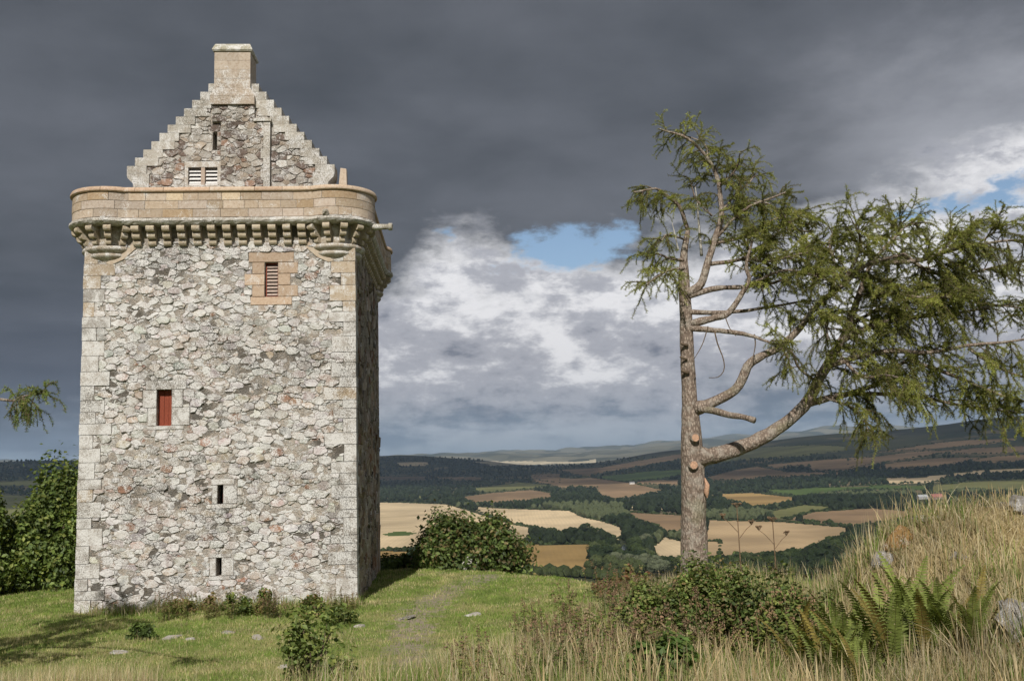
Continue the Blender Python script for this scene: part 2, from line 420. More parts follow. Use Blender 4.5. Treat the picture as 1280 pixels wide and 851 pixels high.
dryness = np.clip(np.exp(-(((GX - 5.5) / 3.2) ** 2 + ((GY - 9) / 3.2) ** 2)) * 1.6, 0, 1)
me = np_mesh('ground', np.stack([GX, GY, GZ], -1).reshape(-1, 3), quads, M['turf'], np.stack([bare_path(GX, GY), dryness, 0 * GX], -1).reshape(-1, 3), True)
tag(obj('ground', me), kind='structure')

# ------------------------------------------------------------------ far terrain, fields
TD = np.array([60, 150, 350, 900, 2600, 4000, 5500, 7000, 9000, 12000, 16000, 24000], float)
TX = np.array([-300, 0, 250, 480, 700, 870, 1050, 1280, 1600], float)
TZ = np.array([
 [-24, -60, -95, -95, -95, -60, 10, 80, 0, 0, 150, 300],
 [-24, -60, -95, -95, -95, -75, -10, 72, -40, -40, 120, 240],
 [-24, -60, -95, -95, -95, -80, -20, 76, -50, -50, 110, 220],
 [-24, -60, -95, -95, -95, -82, -34, 72, -60, -60, 100, 170],
 [-24, -60, -95, -95, -95, -70, -32, -18, -70, -40, 130, 205],
 [-24, -60, -95, -95, -95, -52, 4, 58, -30, 0, 195, 400],
 [-24, -60, -95, -95, -92, -14, 70, 122, 0, 60, 250, 560],
 [-24, -60, -95, -95, -84, 8, 112, 202, 100, 100, 200, 400],
 [-24, -60, -95, -95, -80, 20, 130, 230, 120, 120, 200, 400]], float)
TAZ = np.arctan((TX - 640) / F_PX)
ld = np.log(TD)
def terrain_z(azr, d):
    azr = np.asarray(azr, float); d = np.asarray(d, float)
    a = np.clip(azr, TAZ[0], TAZ[-1]); i = np.clip(np.searchsorted(TAZ, a) - 1, 0, len(TAZ) - 2)
    fa = (a - TAZ[i]) / (TAZ[i + 1] - TAZ[i]); fa = fa * fa * (3 - 2 * fa)
    l = np.log(np.clip(d, 60, 24000)); j = np.clip(np.searchsorted(ld, l) - 1, 0, len(ld) - 2)
    fl = (l - ld[j]) / (ld[j + 1] - ld[j]); fl = fl * fl * (3 - 2 * fl) * .6 + fl * .4
    z = (TZ[i, j] * (1 - fa) + TZ[i + 1, j] * fa) * (1 - fl) + (TZ[i, j + 1] * (1 - fa) + TZ[i + 1, j + 1] * fa) * fl
    x, y = d * np.sin(azr), d * np.cos(azr)
    amp = np.clip((d - 2500) / 4500, 0, 1) * 9 + np.clip((d - 11000) / 8000, 0, 1) * 42
    z = z + amp * (np.sin(x / 900 + 1.3 * np.sin(y / 1300)) * np.cos(y / 1100 + .6) + .6 * np.sin(x / 390 + y / 700) + .35 * np.sin(x / 210 - y / 420 + 1) + .25 * np.sin(x / 95 + y / 310))
    return z
daz = math.radians(0.095)
azs = np.arange(R(-40), R(40), daz)
ds = 60 * np.exp(np.arange(0, 480) * math.log(24000 / 60) / 479)
AZ, DD = np.meshgrid(azs, ds, indexing='ij')
ZZ = terrain_z(AZ, DD)
ZZ[:, 0] -= 4
PX, PY = DD * np.sin(AZ), DD * np.cos(AZ)
TV = np.stack([PX, PY, ZZ], -1)
pu, pv, _ = project(TV.reshape(-1, 3))
pu = pu.reshape(AZ.shape); pv = pv.reshape(AZ.shape)

GOLD = (.40, .29, .17)
STUB, OCHRE, BROWN, GREEN, OLIVE, PALE = (.56, .44, .28), (.33, .22, .09), (.25, .17, .10), (.085, .125, .035), (.15, .15, .06), (.52, .44, .30)
FIELDS = [
 (STUB, [(380,628),(500,628),(556,630),(582,637),(600,643),(640,655),(672,661),(660,672),(650,680),(600,690),(440,686),(380,686)]),
 (STUB, [(590,633),(640,636),(712,638),(727,646),(747,650),(774,658),(782,667),(781,673),(768,674),(755,664),(728,656),(722,667),(715,660),(704,667),(690,663),(672,660),(640,653),(600,640)]),
 (OCHRE, [(655,681),(739,680),(743,687),(735,698),(784,710),(765,716),(660,712),(640,704),(640,684)]),
 (OCHRE, [(380,688),(512,689),(508,708),(380,708)]),
 (BROWN, [(577,621),(614,616),(663,612),(688,616),(688,622),(640,627),(594,628)]),
 (BROWN, [(780,640),(853,644),(880,646),(880,662),(835,665),(818,657),(792,648)]),
 (STUB, [(774,632),(852,636),(852,640),(782,637)]),
 (STUB, [(815,684),(831,671),(852,677),(900,677),(900,700),(815,700)]),
 (GOLD, [(882,650),(972,652),(1056,659),(1070,664),(1030,678),(1000,690),(880,700)]),
 (BROWN, [(984,649),(1016,640),(1090,635),(1150,640),(1110,655),(1060,657),(1020,653)]),
 (OLIVE, [(954,641),(1004,631),(1038,633),(1038,638),(1016,640),(984,648),(974,648)]),
 (OCHRE, [(886,618),(940,616),(998,622),(998,626),(972,630),(944,634),(922,627),(888,620)]),
 (GREEN, [(944,613),(996,611),(1090,607),(1090,610),(1032,616),(1000,620),(968,616)]),
 (BROWN, [(886,596),(920,587),(946,583),(970,587),(984,590),(1012,590),(1050,590),(1050,593),(992,595),(948,597),(926,600),(888,600)]),
 (BROWN, [(956,581),(988,578),(1090,570),(1090,582),(1050,589),(1014,588),(1012,582),(984,582),(972,586)]),
 (OLIVE, [(946,559),(1020,556),(1056,558),(1056,563),(1000,570),(944,573),(890,578),(890,575)]),
 (BROWN, [(1088,566),(1177,553),(1207,550),(1267,548),(1269,550),(1225,556),(1165,561)]),
 (BROWN, [(1060,575),(1139,565),(1210,561),(1165,569),(1105,578),(1060,585)]),
 (BROWN, [(1105,580),(1162,573),(1233,571),(1210,576),(1173,583),(1105,586)]),
 (BROWN, [(1216,560),(1340,555),(1340,562),(1235,567),(1173,567)]),
 (BROWN, [(1214,575),(1240,571),(1340,564),(1340,576),(1216,578)]),
 (STUB, [(1105,598),(1154,596),(1225,588),(1340,582),(1340,586),(1230,592),(1182,596),(1173,602),(1113,605)]),
 (OLIVE, [(1165,607),(1216,602),(1340,596),(1340,607),(1257,613),(1207,611),(1165,616)]),
 (GREEN, [(1060,608),(1111,606),(1161,607),(1161,613),(1116,611),(1060,613)]),
 (BROWN, [(696,587),(751,584),(796,576),(852,567),(852,573),(813,580),(774,587),(739,593),(739,596),(722,593)]),
 (BROWN, [(661,594),(716,598),(739,597),(784,603),(805,607),(831,613),(768,624),(749,617),(747,609),(712,607),(708,611),(671,603)]),
 (GREEN, [(741,596),(776,593),(811,589),(852,587),(852,593),(821,599),(780,602)]),
 (BROWN, [(796,602),(821,600),(848,600),(848,606),(796,605)]),
 (STUB, [(497,578),(536,577),(536,581),(499,582)]),
 (OLIVE, [(509,618),(538,621),(538,624),(517,623)]),
 (BROWN, [(380,597),(532,595),(532,600),(380,600)]),
 (BROWN, [(538,596),(602,596),(602,600),(567,600)]),
 (OLIVE, [(587,611),(650,603),(690,606),(660,611),(612,615)]),
 (BROWN, [(663,593),(700,592),(700,603),(676,601)]),
 (PALE, [(593,577),(647,576),(720,577),(745,574),(745,578),(614,582)]),
 (GREEN, [(478,667.5),(490,664.8),(508,664),(521,665.8),(511,668.6),(488,670.2)]),
 (OLIVE, [(-160,612),(0,618),(30,620),(140,622),(140,655),(0,648),(-160,640)]),
 (OLIVE, [(-160,600),(0,602),(60,600),(140,602),(140,606),(-160,607)]),
]
def in_poly(u, v, poly):
    u = np.asarray(u, float); v = np.asarray(v, float); r = np.zeros(u.shape, bool)
    for (x0, y0), (x1, y1) in zip(poly, poly[1:] + poly[:1]):
        if y0 == y1: continue
        r ^= ((y0 > v) != (y1 > v)) & (u < (x1 - x0) * (v - y0) / (y1 - y0) + x0)
    return r
def field_id(u, v):
    k = np.full(np.shape(u), -1)
    for i, (_, poly) in enumerate(FIELDS): k[in_poly(u, v, poly)] = i
    return k
fu = (pu[:-1, :-1] + pu[1:, 1:]) / 2; fv = (pv[:-1, :-1] + pv[1:, 1:]) / 2; fd = DD[:-1, :-1]
fid = field_id(fu, fv); fid[(fd < 500)] = -1
for i in range(len(FIELDS)):      # a pixel outline lies on the first slope it meets, not on the hills behind
    s = fid == i
    if s.any():
        d0 = fd[s].min(); lim = max(d0 * 2.6, np.percentile(fd[s], 60) * 1.5)
        far_ok = i in (34,)
        if not far_ok: fid[s & (fd > lim)] = -1

def mat_field(name, color, var=0.25, scale=0.004):
    m, t, out = material(name); p = position(t)
    n1 = t.noise(p, scale, 5, 0.55, .4); n2 = t.noise(t.vm('MULTIPLY', p, (1, .3, 1)), scale * 9, 3, 0.6)
    w = t.n.new('ShaderNodeTexWave'); t.put(w.inputs['Vector'], t.vm('MULTIPLY', p, (1, .35, 0))); t.put(w.inputs['Scale'], .05); t.put(w.inputs['Distortion'], 3.0)
    c = t.mix(t.sstep(n1, .35, .65), tuple(x * (1 - var) for x in color), tuple(x * (1 + var) for x in color))
    c = t.mix(t.m('MULTIPLY', t.sstep(n2, .5, .75), .35), c, tuple(x * .7 for x in color))
    c = t.mix(t.m('MULTIPLY', w.outputs[1], .14), c, tuple(x * .6 for x in color))
    principled(t, out, c, 0.95, None, .05)
    return m
fmats = {}
TVf = TV.reshape(-1, 3); nd = len(ds)
ii, jj = np.meshgrid(np.arange(len(azs) - 1), np.arange(nd - 1), indexing='ij')
tq = np.stack([ii * nd + jj, (ii + 1) * nd + jj, (ii + 1) * nd + jj + 1, ii * nd + jj + 1], -1)
def sub_mesh(name, sel, mat):
    q = tq[sel]
    uniq, inv = np.unique(q, return_inverse=True)
    return np_mesh(name, TVf[uniq], inv.reshape(-1, 4), mat, None, True)
m, t, out = material('valley_ground'); p = position(t)
n1 = t.noise(p, 0.0009, 6, 0.6, .5); n2 = t.noise(t.vm('MULTIPLY', p, (1, .5, 1)), 0.0035, 5, 0.6); v1 = t.vor(t.vm('MULTIPLY', p, (1, .55, 0)), 0.0022, 'F1', 'Color')
c = t.mix(t.sstep(n1, .4, .6), (0.030, 0.038, 0.020), (0.075, 0.075, 0.036))
c = t.mix(t.sstep(n2, .56, .62), c, (0.15, 0.12, 0.07))
farm = t.sstep(t.vm('LENGTH', p, None, 1), 9000, 12500)
c = t.mix(farm, c, t.mix(t.sep(v1)[0], (0.045, 0.05, 0.032), (0.20, 0.18, 0.12)))
principled(t, out, c, 0.95, None, .05); M['valley'] = m
tag(obj('terrain', sub_mesh('terrain', fid < 0, M['valley'])), kind='structure')
for i, (c_, poly) in enumerate(FIELDS):
    if (fid == i).any():
        if c_ not in fmats: fmats[c_] = mat_field('field_%d' % len(fmats), c_)
        tag(obj('field', sub_mesh('field', fid == i, fmats[c_])), kind='structure')
# the land behind and beside the camera, plain
ba = np.linspace(R(40), R(320), 90); bd = np.array([60, 150, 350, 900, 2600, 7000, 24000], float)
BA, BD = np.meshgrid(ba, bd, indexing='ij')
BZ = np.interp(BD, TD, [-24, -60, -95, -95, -90, -70, -40, 10, 0, 0, 60, 60]); BZ[:, 0] -= 4
i0, j0 = np.meshgrid(np.arange(len(ba) - 1), np.arange(len(bd) - 1), indexing='ij'); nb = len(bd)
tag(obj('terrain', np_mesh('terrain', np.stack([BD * np.sin(BA), BD * np.cos(BA), BZ], -1).reshape(-1, 3), np.stack([i0 * nb + j0, (i0 + 1) * nb + j0, (i0 + 1) * nb + j0 + 1, i0 * nb + j0 + 1], -1).reshape(-1, 4), M['valley'], None, True)), kind='structure')

def terrain_hit(u, v):
    """photo pixels -> points on the far terrain (arrays); nan where none"""
    D = np.asarray([pix_dir(a, b) for a, b in zip(u, v)])
    h = np.hypot(D[:, 0], D[:, 1]); a = np.arctan2(D[:, 0], D[:, 1]); sl = D[:, 2] / h
    dd = 450 * np.exp(np.linspace(0, math.log(24000 / 450), 500))
    Z = terrain_z(a[:, None], dd[None, :]); below = (CAMZ + sl[:, None] * dd[None, :]) < Z
    k = below.argmax(1); ok = below.any(1)
    d = dd[k]
    P = np.stack([d * np.sin(a), d * np.cos(a), terrain_z(a, d)], -1)
    P[~ok] = np.nan
    return P, d

# ------------------------------------------------------------------ valley trees
def ico(sub):
    import bmesh
    bm = bmesh.new(); bmesh.ops.create_icosphere(bm, subdivisions=sub, radius=1)
    V = np.array([v.co[:] for v in bm.verts]); Fc = np.array([[v.index for v in f.verts] for f in bm.faces]); bm.free()
    return V, Fc
ICO1, ICO2, ICO3 = ico(1), ico(2), ico(3)
def lumpy(IC, seed, amp, freq=1.6):
    V = IC[0].copy()
    for k in range(len(V)):
        V[k] *= 1 + amp * mnoise.noise(Vector(V[k] * freq) + Vector((seed * 3.1, seed, 0))) + amp * .5 * mnoise.noise(Vector(V[k] * freq * 2.7) + Vector((0, seed * 2.3, seed)))
    return V
def valley_proto(seed, tint, conifer=False):
    """unit-height broadleaf: crown of leafy lobes, short trunk"""
    r = random.Random(seed); s = Soup()
    for k in range(9):
        a = r.uniform(0, 6.28); rr = r.uniform(.08, .36); h = r.uniform(.32, .78); q = r.uniform(.17, .30)
        if k == 0: rr, h, q = 0, .62, .36
        V = lumpy(ICO2, seed * 11 + k, .55, 2.0) * np.array([q, q, q * .95]) + np.array([rr * math.cos(a), rr * math.sin(a), h])
        sh = r.uniform(.75, 1.25)
        s.add(V, ICO2[1], np.array(tint) * sh)
    n = 420; g = np.random.default_rng(seed)                       # sprays of leaves standing off the lobes
    d = g.normal(size=(n, 3)); d /= np.linalg.norm(d, axis=1)[:, None]
    c0 = d * g.uniform(.36, .52, (n, 1)) * np.array([1, 1, .9]) + np.array([0, 0, .56])
    t1 = np.cross(d, g.normal(size=(n, 3))); t1 /= np.linalg.norm(t1, axis=1)[:, None]; t2 = np.cross(d, t1) * .7 + d * .5
    q = g.uniform(.025, .055, (n, 1))
    V = np.stack([c0 - t1 * q, c0 + t1 * q, c0 + t2 * q * 1.4], 1).reshape(-1, 3)
    s.add(V, np.arange(n * 3).reshape(-1, 3), np.repeat(np.array(tint)[None] * g.uniform(.6, 1.5, (n, 1)), 3, 0))
    crown = s.mesh('crown', M['far_leaf'])
    V, q = tube_arrays([(0, 0, -.06), (0, 0, .3), (0, 0, .6)], [.035, .028, .015], 6)
    trunk = np_mesh('trunk', V, q, M['twig'], np.full((len(V), 3), .1))
    return crown, trunk
VT = [valley_proto(3, (.038, .053, .020)), valley_proto(4, (.028, .041, .017)), valley_proto(5, (.056, .070, .030)), valley_proto(6, (.105, .12, .075)), valley_proto(8, (.027, .041, .019))]

NS = 60000
su = rng.uniform(-60, 1340, NS); sv = rng.uniform(572, 722, NS)
okk = field_id(su, sv) < 0
# hedges along the field borders
hu, hv = [], []
for c_, poly in FIELDS[:-3]:
    for (x0, y0), (x1, y1) in zip(poly, poly[1:] + poly[:1]):
        L = math.hypot(x1 - x0, y1 - y0); k = int(L / 1.6)
        tt = rng.random(k); hu.extend(x0 + (x1 - x0) * tt + rng.normal(0, .2, k)); hv.extend(y0 + (y1 - y0) * tt + rng.normal(0, .15, k))
su, sv = su[okk], sv[okk]
P, D = terrain_hit(su, sv)
hpx = rng.uniform(9, 15, len(su)); hm = hpx.copy()
pix_h = hm * F_PX / np.maximum(D, 1)
above = field_id(su, sv - pix_h * .75) < 0
keep = (~np.isnan(P[:, 0])) & above & (D < 7200) & (D > 700)
keep &= ~((D > 4200) & (rng.random(len(su)) < .45))
keep &= ~((su > 771) & (su < 788) & (sv > 679) & (sv < 704)) & ~((su > 1143) & (su < 1186) & (sv > 617) & (sv < 634))
su, sv, P, D, hm, pix_h = su[keep], sv[keep], P[keep], D[keep], hm[keep], pix_h[keep]
order = rng.permutation(len(su))
cell = {}; sel = []
for k in order:      # thin out so that crowns touch but do not pile up
    sp_ = hm[k] * (.62 if D[k] < 3200 else .9); ok = True
    key = (int(P[k, 0] // 12), int(P[k, 1] // 12))
    for a in (-1, 0, 1):
        for b in (-1, 0, 1):
            for q in cell.get((key[0] + a, key[1] + b), ()):
                if (P[q, 0] - P[k, 0]) ** 2 + ((P[q, 1] - P[k, 1]) * .55) ** 2 < sp_ ** 2: ok = False; break
    if ok: cell.setdefault(key, []).append(k); sel.append(k)
sel = sorted(sel, key=lambda k: -pix_h[k])
print('valley trees', len(sel))
near_sel, far_sel = sel[:240], sel[240:]
for k in near_sel:
    nn = mnoise.noise(Vector((P[k, 0] / 160, P[k, 1] / 160, 0)))
    w_ = 2 if nn > .38 else (3 if nn > .24 and D[k] < 1900 else random.choice((0, 0, 1, 1, 4, 4, 2)))
    e = empty('broadleaf_tree', P[k], random.uniform(0, 6.28)); s = hm[k] * 1.05
    e.scale = (s * random.uniform(.9, 1.25), s * random.uniform(.9, 1.25), s * random.uniform(.85, 1.1))
    for nm, me in zip(('crown', 'trunk'), VT[w_]): obj(nm, me, e)
    tone = {0: 'mid green', 1: 'dark green', 2: 'light green', 3: 'pale silvery green', 4: 'very dark green'}[w_]
    tag(e, '%s round-headed tree in the wooded strips between the valley fields' % tone, 'tree', '%s trees in the valley' % tone)
s = Soup(); LV = [lumpy(ICO1, k, .55, 1.9) for k in range(7)]
for k in far_sel:
    h = hm[k]; nn = .5 + .5 * mnoise.noise(Vector((P[k, 0] / 260, P[k, 1] / 260, 3)))
    tint = np.array((.021, .030, .015)) * (.6 + .8 * nn) * random.uniform(.7, 1.3)
    if D[k] < 2400 and nn > .62: tint = np.array((.085, .10, .052))
    a = random.uniform(0, 6.28); ca, sa = math.cos(a), math.sin(a)
    V = LV[random.randrange(7)] * np.array([.50, .50, .52]) * h; V = V @ np.array([[ca, sa, 0], [-sa, ca, 0], [0, 0, 1]]) + P[k] + np.array([0, 0, h * .46])
    s.add(V, ICO1[1], tint)
k = 90; tt = rng.random(k)     # hedge of small trees at the foot of the slope
EP, ED = terrain_hit(655 + 122 * tt, 717 + 7 * tt + rng.uniform(-1.5, 2.5, k))
for k in range(len(EP)):
    if np.isnan(EP[k, 0]): continue
    h = random.uniform(5, 9); V = LV[random.randrange(7)] * np.array([.5, .5, .5]) * h + EP[k] + np.array([0, 0, h * .42]); s.add(V, ICO1[1], np.array((.045, .058, .022)) * random.uniform(.7, 1.3))
hu, hv = np.array(hu), np.array(hv)
HP, HD = terrain_hit(hu, hv)
for k in range(len(hu)):
    if np.isnan(HP[k, 0]) or HD[k] > 6500 or random.random() < .25: continue
    h = random.uniform(2.0, 4.5) * (1.6 if random.random() < .12 else 1)
    V = LV[random.randrange(7)] * np.array([.9, .9, .55]) * h + HP[k] + np.array([0, 0, h * .3])
    s.add(V, ICO1[1], np.array((.036, .050, .020)) * random.uniform(.7, 1.3))
tag(obj('woodland', s.mesh('woodland', M['far_leaf'])), 'dark woods and hedgerows spread over the far valley and hillsides', 'woodland', kind='stuff')

# river glint among the trees
P4, D4 = terrain_hit(np.array([776., 784, 781, 773]), np.array([692., 686, 681, 688]))
m, t, out = material('river_water'); principled(t, out, (0.05, 0.06, 0.07), 0.12, t.bump(t.noise(position(t), .6, 3), .15, .1), .5)
if not np.isnan(P4).any():
    P4[:, 2] += .6
    tag(obj('river', np_mesh('river', P4, np.array([[0, 1, 2, 3]]), m)), kind='structure')

# farm buildings in the valley
def farmhouse(u, v, L, W_, H, wall, roof, yaw, label):
    Pq, _ = terrain_hit(np.array([u]), np.array([v]))
    if np.isnan(Pq).any(): return
    e = empty('farm_building', Pq[0], yaw); tag(e, label, 'farm building')
    b = MB(); b.cc = wall; b.box(-L / 2, L / 2, -W_ / 2, W_ / 2, -1, H)
    b.add([(-L/2, -W_/2, H), (-L/2, W_/2, H), (-L/2, 0, H + W_ * .38)], [(0, 2, 1)]); b.add([(L/2, -W_/2, H), (L/2, W_/2, H), (L/2, 0, H + W_ * .38)], [(0, 1, 2)])
    wl = b.build('wall', M['painted'], e)
    b = MB(); b.cc = roof
    for s_ in (-1, 1):
        b.add([(-L/2 - .4, s_ * (W_/2 + .5), H - .3), (L/2 + .4, s_ * (W_/2 + .5), H - .3), (L/2 + .4, 0, H + W_ * .38 + .25), (-L/2 - .4, 0, H + W_ * .38 + .25)], [(0, 1, 2, 3)])
    b.build('roof', M['painted'], e)
    for k in range(3):
        b = MB(); b.cc = (.03, .03, .035); x = (k - 1) * L * .3; b.box(x - .6, x + .6, -W_/2 - .05, -W_/2 + .05, H * .35, H * .75); b.build('window', M['painted'], e)
m, t, out = material('painted'); principled(t, out, t.mix(.25, t.attr('col'), t.mix(t.noise(position(t), .7, 4), (.1, .1, .1), (.5, .5, .5))), .8); M['painted'] = m
farmhouse(1171, 624, 24, 14, 5, (.2, .12, .1), (.30, .06, .045), .15, 'red-roofed barn among dark trees beyond the grassy mound')
farmhouse(1153, 624, 20, 11, 4.5, (.35, .34, .33), (.33, .34, .36), .15, 'grey-roofed shed beside the red-roofed barn in the valley')
farmhouse(914, 612, 12, 7, 4.5, (.75, .73, .70), (.12, .12, .13), .3, 'small white cottage at the wood edge by the ochre field')
farmhouse(958, 606, 12, 7, 4.5, (.55, .45, .36), (.15, .14, .14), -.2, 'small tan cottage half hidden inside the dark wood strip')
farmhouse(790, 605, 16, 8, 5, (.70, .68, .64), (.10, .10, .11), .1, 'pale farmhouse below the green hillside field')
farmhouse(839, 619, 13, 8, 5, (.75, .73, .70), (.10, .10, .11), -.1, 'white cottage above the long dark wood near the trunk')

# ------------------------------------------------------------------ tower
TW, TDp = 8.2, 9.44
TYAW = 0.0612
tower = empty('castle_tower', (-13.04, 29.79, 0), TYAW)
tag(tower, 'tall square rubble-stone tower house with corbelled parapet, corner rounds and crow-stepped gable', 'castle tower')
ex = np.array([math.cos(TYAW), math.sin(TYAW), 0]); ey = np.array([-math.sin(TYAW), math.cos(TYAW), 0]); TO = np.array([-13.04, 29.79, 0])
def fpx(u, v, yl=0.0):
    """photo pixel -> (x, z) on the tower-local plane y = yl"""
    d = pix_dir(u, v); o = np.array([0, 0, CAMZ])
    tt = (yl - (o - TO) @ ey) / (d @ ey); P_ = o + tt * d - TO
    return P_ @ ex, P_[2]

def front(u, v, dep): return (u, -dep, v)
def right(u, v, dep): return (TW + dep, u, v)
def back(u, v, dep): return (TW - u, TDp + dep, v)
def left(u, v, dep): return (-dep, TDp - u, v)

def clip_poly(poly, nx, ny, c):
    """keep nx*x + ny*y <= c"""
    o = []; n = len(poly)
    for k in range(n):
        a = poly[k]; b = poly[(k + 1) % n]
        da = nx * a[0] + ny * a[1] - c; db = nx * b[0] + ny * b[1] - c
        if da <= 0: o.append(a)
        if (da < 0) != (db < 0) and da != db:
            f = da / (da - db); o.append((a[0] + (b[0] - a[0]) * f, a[1] + (b[1] - a[1]) * f))
    return o

def rubble_cells(w, z0, z1, rects, seed, rmin, rmax, aspect=1.55, halfplanes=(), power=2.2, tries=30000):
    g = np.random.default_rng(seed)
    pts = []; rad = []; cell = {}; cs = rmax * 2
    R_ = rmin + (rmax - rmin) * g.random(tries) ** power; R_[:tries // 3] = np.sort(R_[:tries // 3])[::-1]
    X = g.random(tries) * w / aspect; Z = z0 + g.random(tries) * (z1 - z0)
    for x, z, r in zip(X, Z, R_):
        key = (int(x // cs), int(z // cs)); ok = True
        xa = x * aspect
        for (a, b, c, d) in rects:
            if a - .02 < xa < b + .02 and c - .02 < z < d + .02: ok = False; break
        if not ok: continue
        for hp in halfplanes:
            if hp[0] * xa + hp[1] * z > hp[2] - .04: ok = False; break
        if not ok: continue
        for i in (-1, 0, 1):
            for j in (-1, 0, 1):
                for q in cell.get((key[0] + i, key[1] + j), ()):
                    if (pts[q][0] - x) ** 2 + (pts[q][1] - z) ** 2 < ((rad[q] + r) * .9) ** 2: ok = False; break
                if not ok: break
            if not ok: break
        if ok:
            cell.setdefault(key, []).append(len(pts)); pts.append((x, z)); rad.append(r)
    A = np.array(pts); W2 = np.array(rad) ** 2; out = []
    for k in range(len(A)):
        px, pz = A[k]; q = rad[k] * 2.1 + .03
        poly = [(px - q, pz - q), (px + q, pz - q), (px + q, pz + q), (px - q, pz + q)]
        d2 = ((A - A[k]) ** 2).sum(1) - W2
        nb_ = np.argpartition(d2, min(16, len(d2) - 1))[:17]
        for j in nb_:
            if j == k: continue
            nx, nz = A[j] - A[k]
            c = ((A[j] ** 2).sum() - (A[k] ** 2).sum() - W2[j] + W2[k]) / 2
            poly = clip_poly(poly, nx, nz, c)
            if len(poly) < 3: break
        if len(poly) < 3: continue
        poly = [(a * aspect, b) for a, b in poly]; cx, cz_ = px * aspect, pz
        for c in ((-1, 0, 0), (1, 0, w), (0, -1, -z0), (0, 1, z1)):
            poly = clip_poly(poly, *c)
            if len(poly) < 3: break
        for hp in halfplanes:
            if len(poly) >= 3: poly = clip_poly(poly, *hp)
        for (a, b, c, d) in rects:
            if len(poly) < 3: break
            sidez = [(a - cx, (1, 0, a)), (cx - b, (-1, 0, -b)), (c - cz_, (0, 1, c)), (cz_ - d, (0, -1, -d))]
            poly = clip_poly(poly, *max(sidez, key=lambda s_: s_[0])[1])
        if len(poly) >= 3:
            p = np.array(poly); x_, y_ = p[:, 0], p[:, 1]
            ar = abs(np.dot(x_, np.roll(y_, -1)) - np.dot(y_, np.roll(x_, -1))) / 2
            if ar > .0012: out.append((ar, p))
    return out

def stone_arrays(poly, mp, g, joint=.012, proud=.035, rounded=True, tilt=.012):
    """one dressed or rubble stone: chamfered slab standing proud of the wall face"""
    p = np.asarray(poly, float); c = p.mean(0)
    if rounded:
        d = np.roll(p, -1, 0) - p
        k_ = g.uniform(.06, .2, (len(p), 1)); k2_ = g.uniform(.8, .95, (len(p), 1))
        p = np.stack([p + d * k_, p + d * k2_], 1).reshape(-1, 2)
        p = p + g.normal(0, .011, p.shape) * np.minimum(1, np.linalg.norm(p - c, axis=1, keepdims=True) / .12)
    r = np.linalg.norm(p - c, axis=1, keepdims=True) + 1e-6
    if rounded:
        o = c + (p - c) * np.clip(1 - joint / r, .5, 1)
        inn = c + (p - c) * np.clip(1 - (joint + g.uniform(.006, .026)) / r, .4, 1)
    else:
        o = p - np.sign(p - c) * joint; inn = p - np.sign(p - c) * (joint + .01)
    n = len(p); tx, tz = g.normal(0, tilt, 2) / .15
    V = []
    for q in o: V.append(mp(q[0], q[1], -.03))
    for q in o: V.append(mp(q[0], q[1], proud * .45))
    for q in inn: V.append(mp(q[0], q[1], proud + (q[0] - c[0]) * tx + (q[1] - c[1]) * tz + g.normal(0, .005 if rounded else .0)))
    V.append(mp(c[0], c[1], proud * (g.uniform(.8, 1.25) if rounded else 1.0)))
    i = np.arange(n); j = (i + 1) % n
    q = np.concatenate([np.stack([i, j, j + n, i + n], 1), np.stack([i + n, j + n, j + 2 * n, i + 2 * n], 1)])
    tcap = np.stack([i + 2 * n, j + 2 * n, np.full(n, 3 * n)], 1)
    return np.array(V), q, tcap

WHITE, GREY, TAN, RED, DARK, PINK = (.50, .475, .45), (.36, .34, .325), (.40, .335, .27), (.28, .17, .12), (.14, .13, .12), (.41, .345, .30)
def stone_color(g, x, z, front_wall=True):
    n_ = mnoise.noise(Vector((x * .35, z * .35, 1.7))); h = z / 10.5
    w = np.array([3.2 + 1.5 * h, 2.4, 1.3, .42, .22 + 1.0 * max(0, h - .72) + .25 * max(0, n_), 1.1 * (1 - h)])
    w = np.maximum(w, .01); k = g.choice(6, p=w / w.sum()); c = np.array((WHITE, GREY, TAN, RED, DARK, PINK)[k])
    return c * g.uniform(.8, 1.2) * (1 + g.normal(0, .03, 3))

def wall_core(name, mp, w, z0, z1, rects, mat, depth=.55):
    """mortar bed with real openings: a face cut round each opening plus its reveals"""
    b = MB(); b.cc = (.4, .35, .3)
    xs_ = sorted({0, w, *[a for r in rects for a in r[:2]]}); zs_ = sorted({z0, z1, *[a for r in rects for a in r[2:]]})
    for x0, x1 in zip(xs_, xs_[1:]):
        for a0, a1 in zip(zs_, zs_[1:]):
            if any(r[0] <= (x0 + x1) / 2 <= r[1] and r[2] <= (a0 + a1) / 2 <= r[3] for r in rects): continue
            b.add([mp(x0, a0, 0), mp(x1, a0, 0), mp(x1, a1, 0), mp(x0, a1, 0)], [(0, 1, 2, 3)])
    for (x0, x1, a0, a1) in rects:
        c4 = [(x0, a0), (x1, a0), (x1, a1), (x0, a1)]
        for (p0, p1) in zip(c4, c4[1:] + c4[:1]):
            b.add([mp(*p0, 0), mp(*p0, -depth), mp(*p1, -depth), mp(*p1, 0)], [(0, 1, 2, 3)])
    return b.build(name, mat, tower)

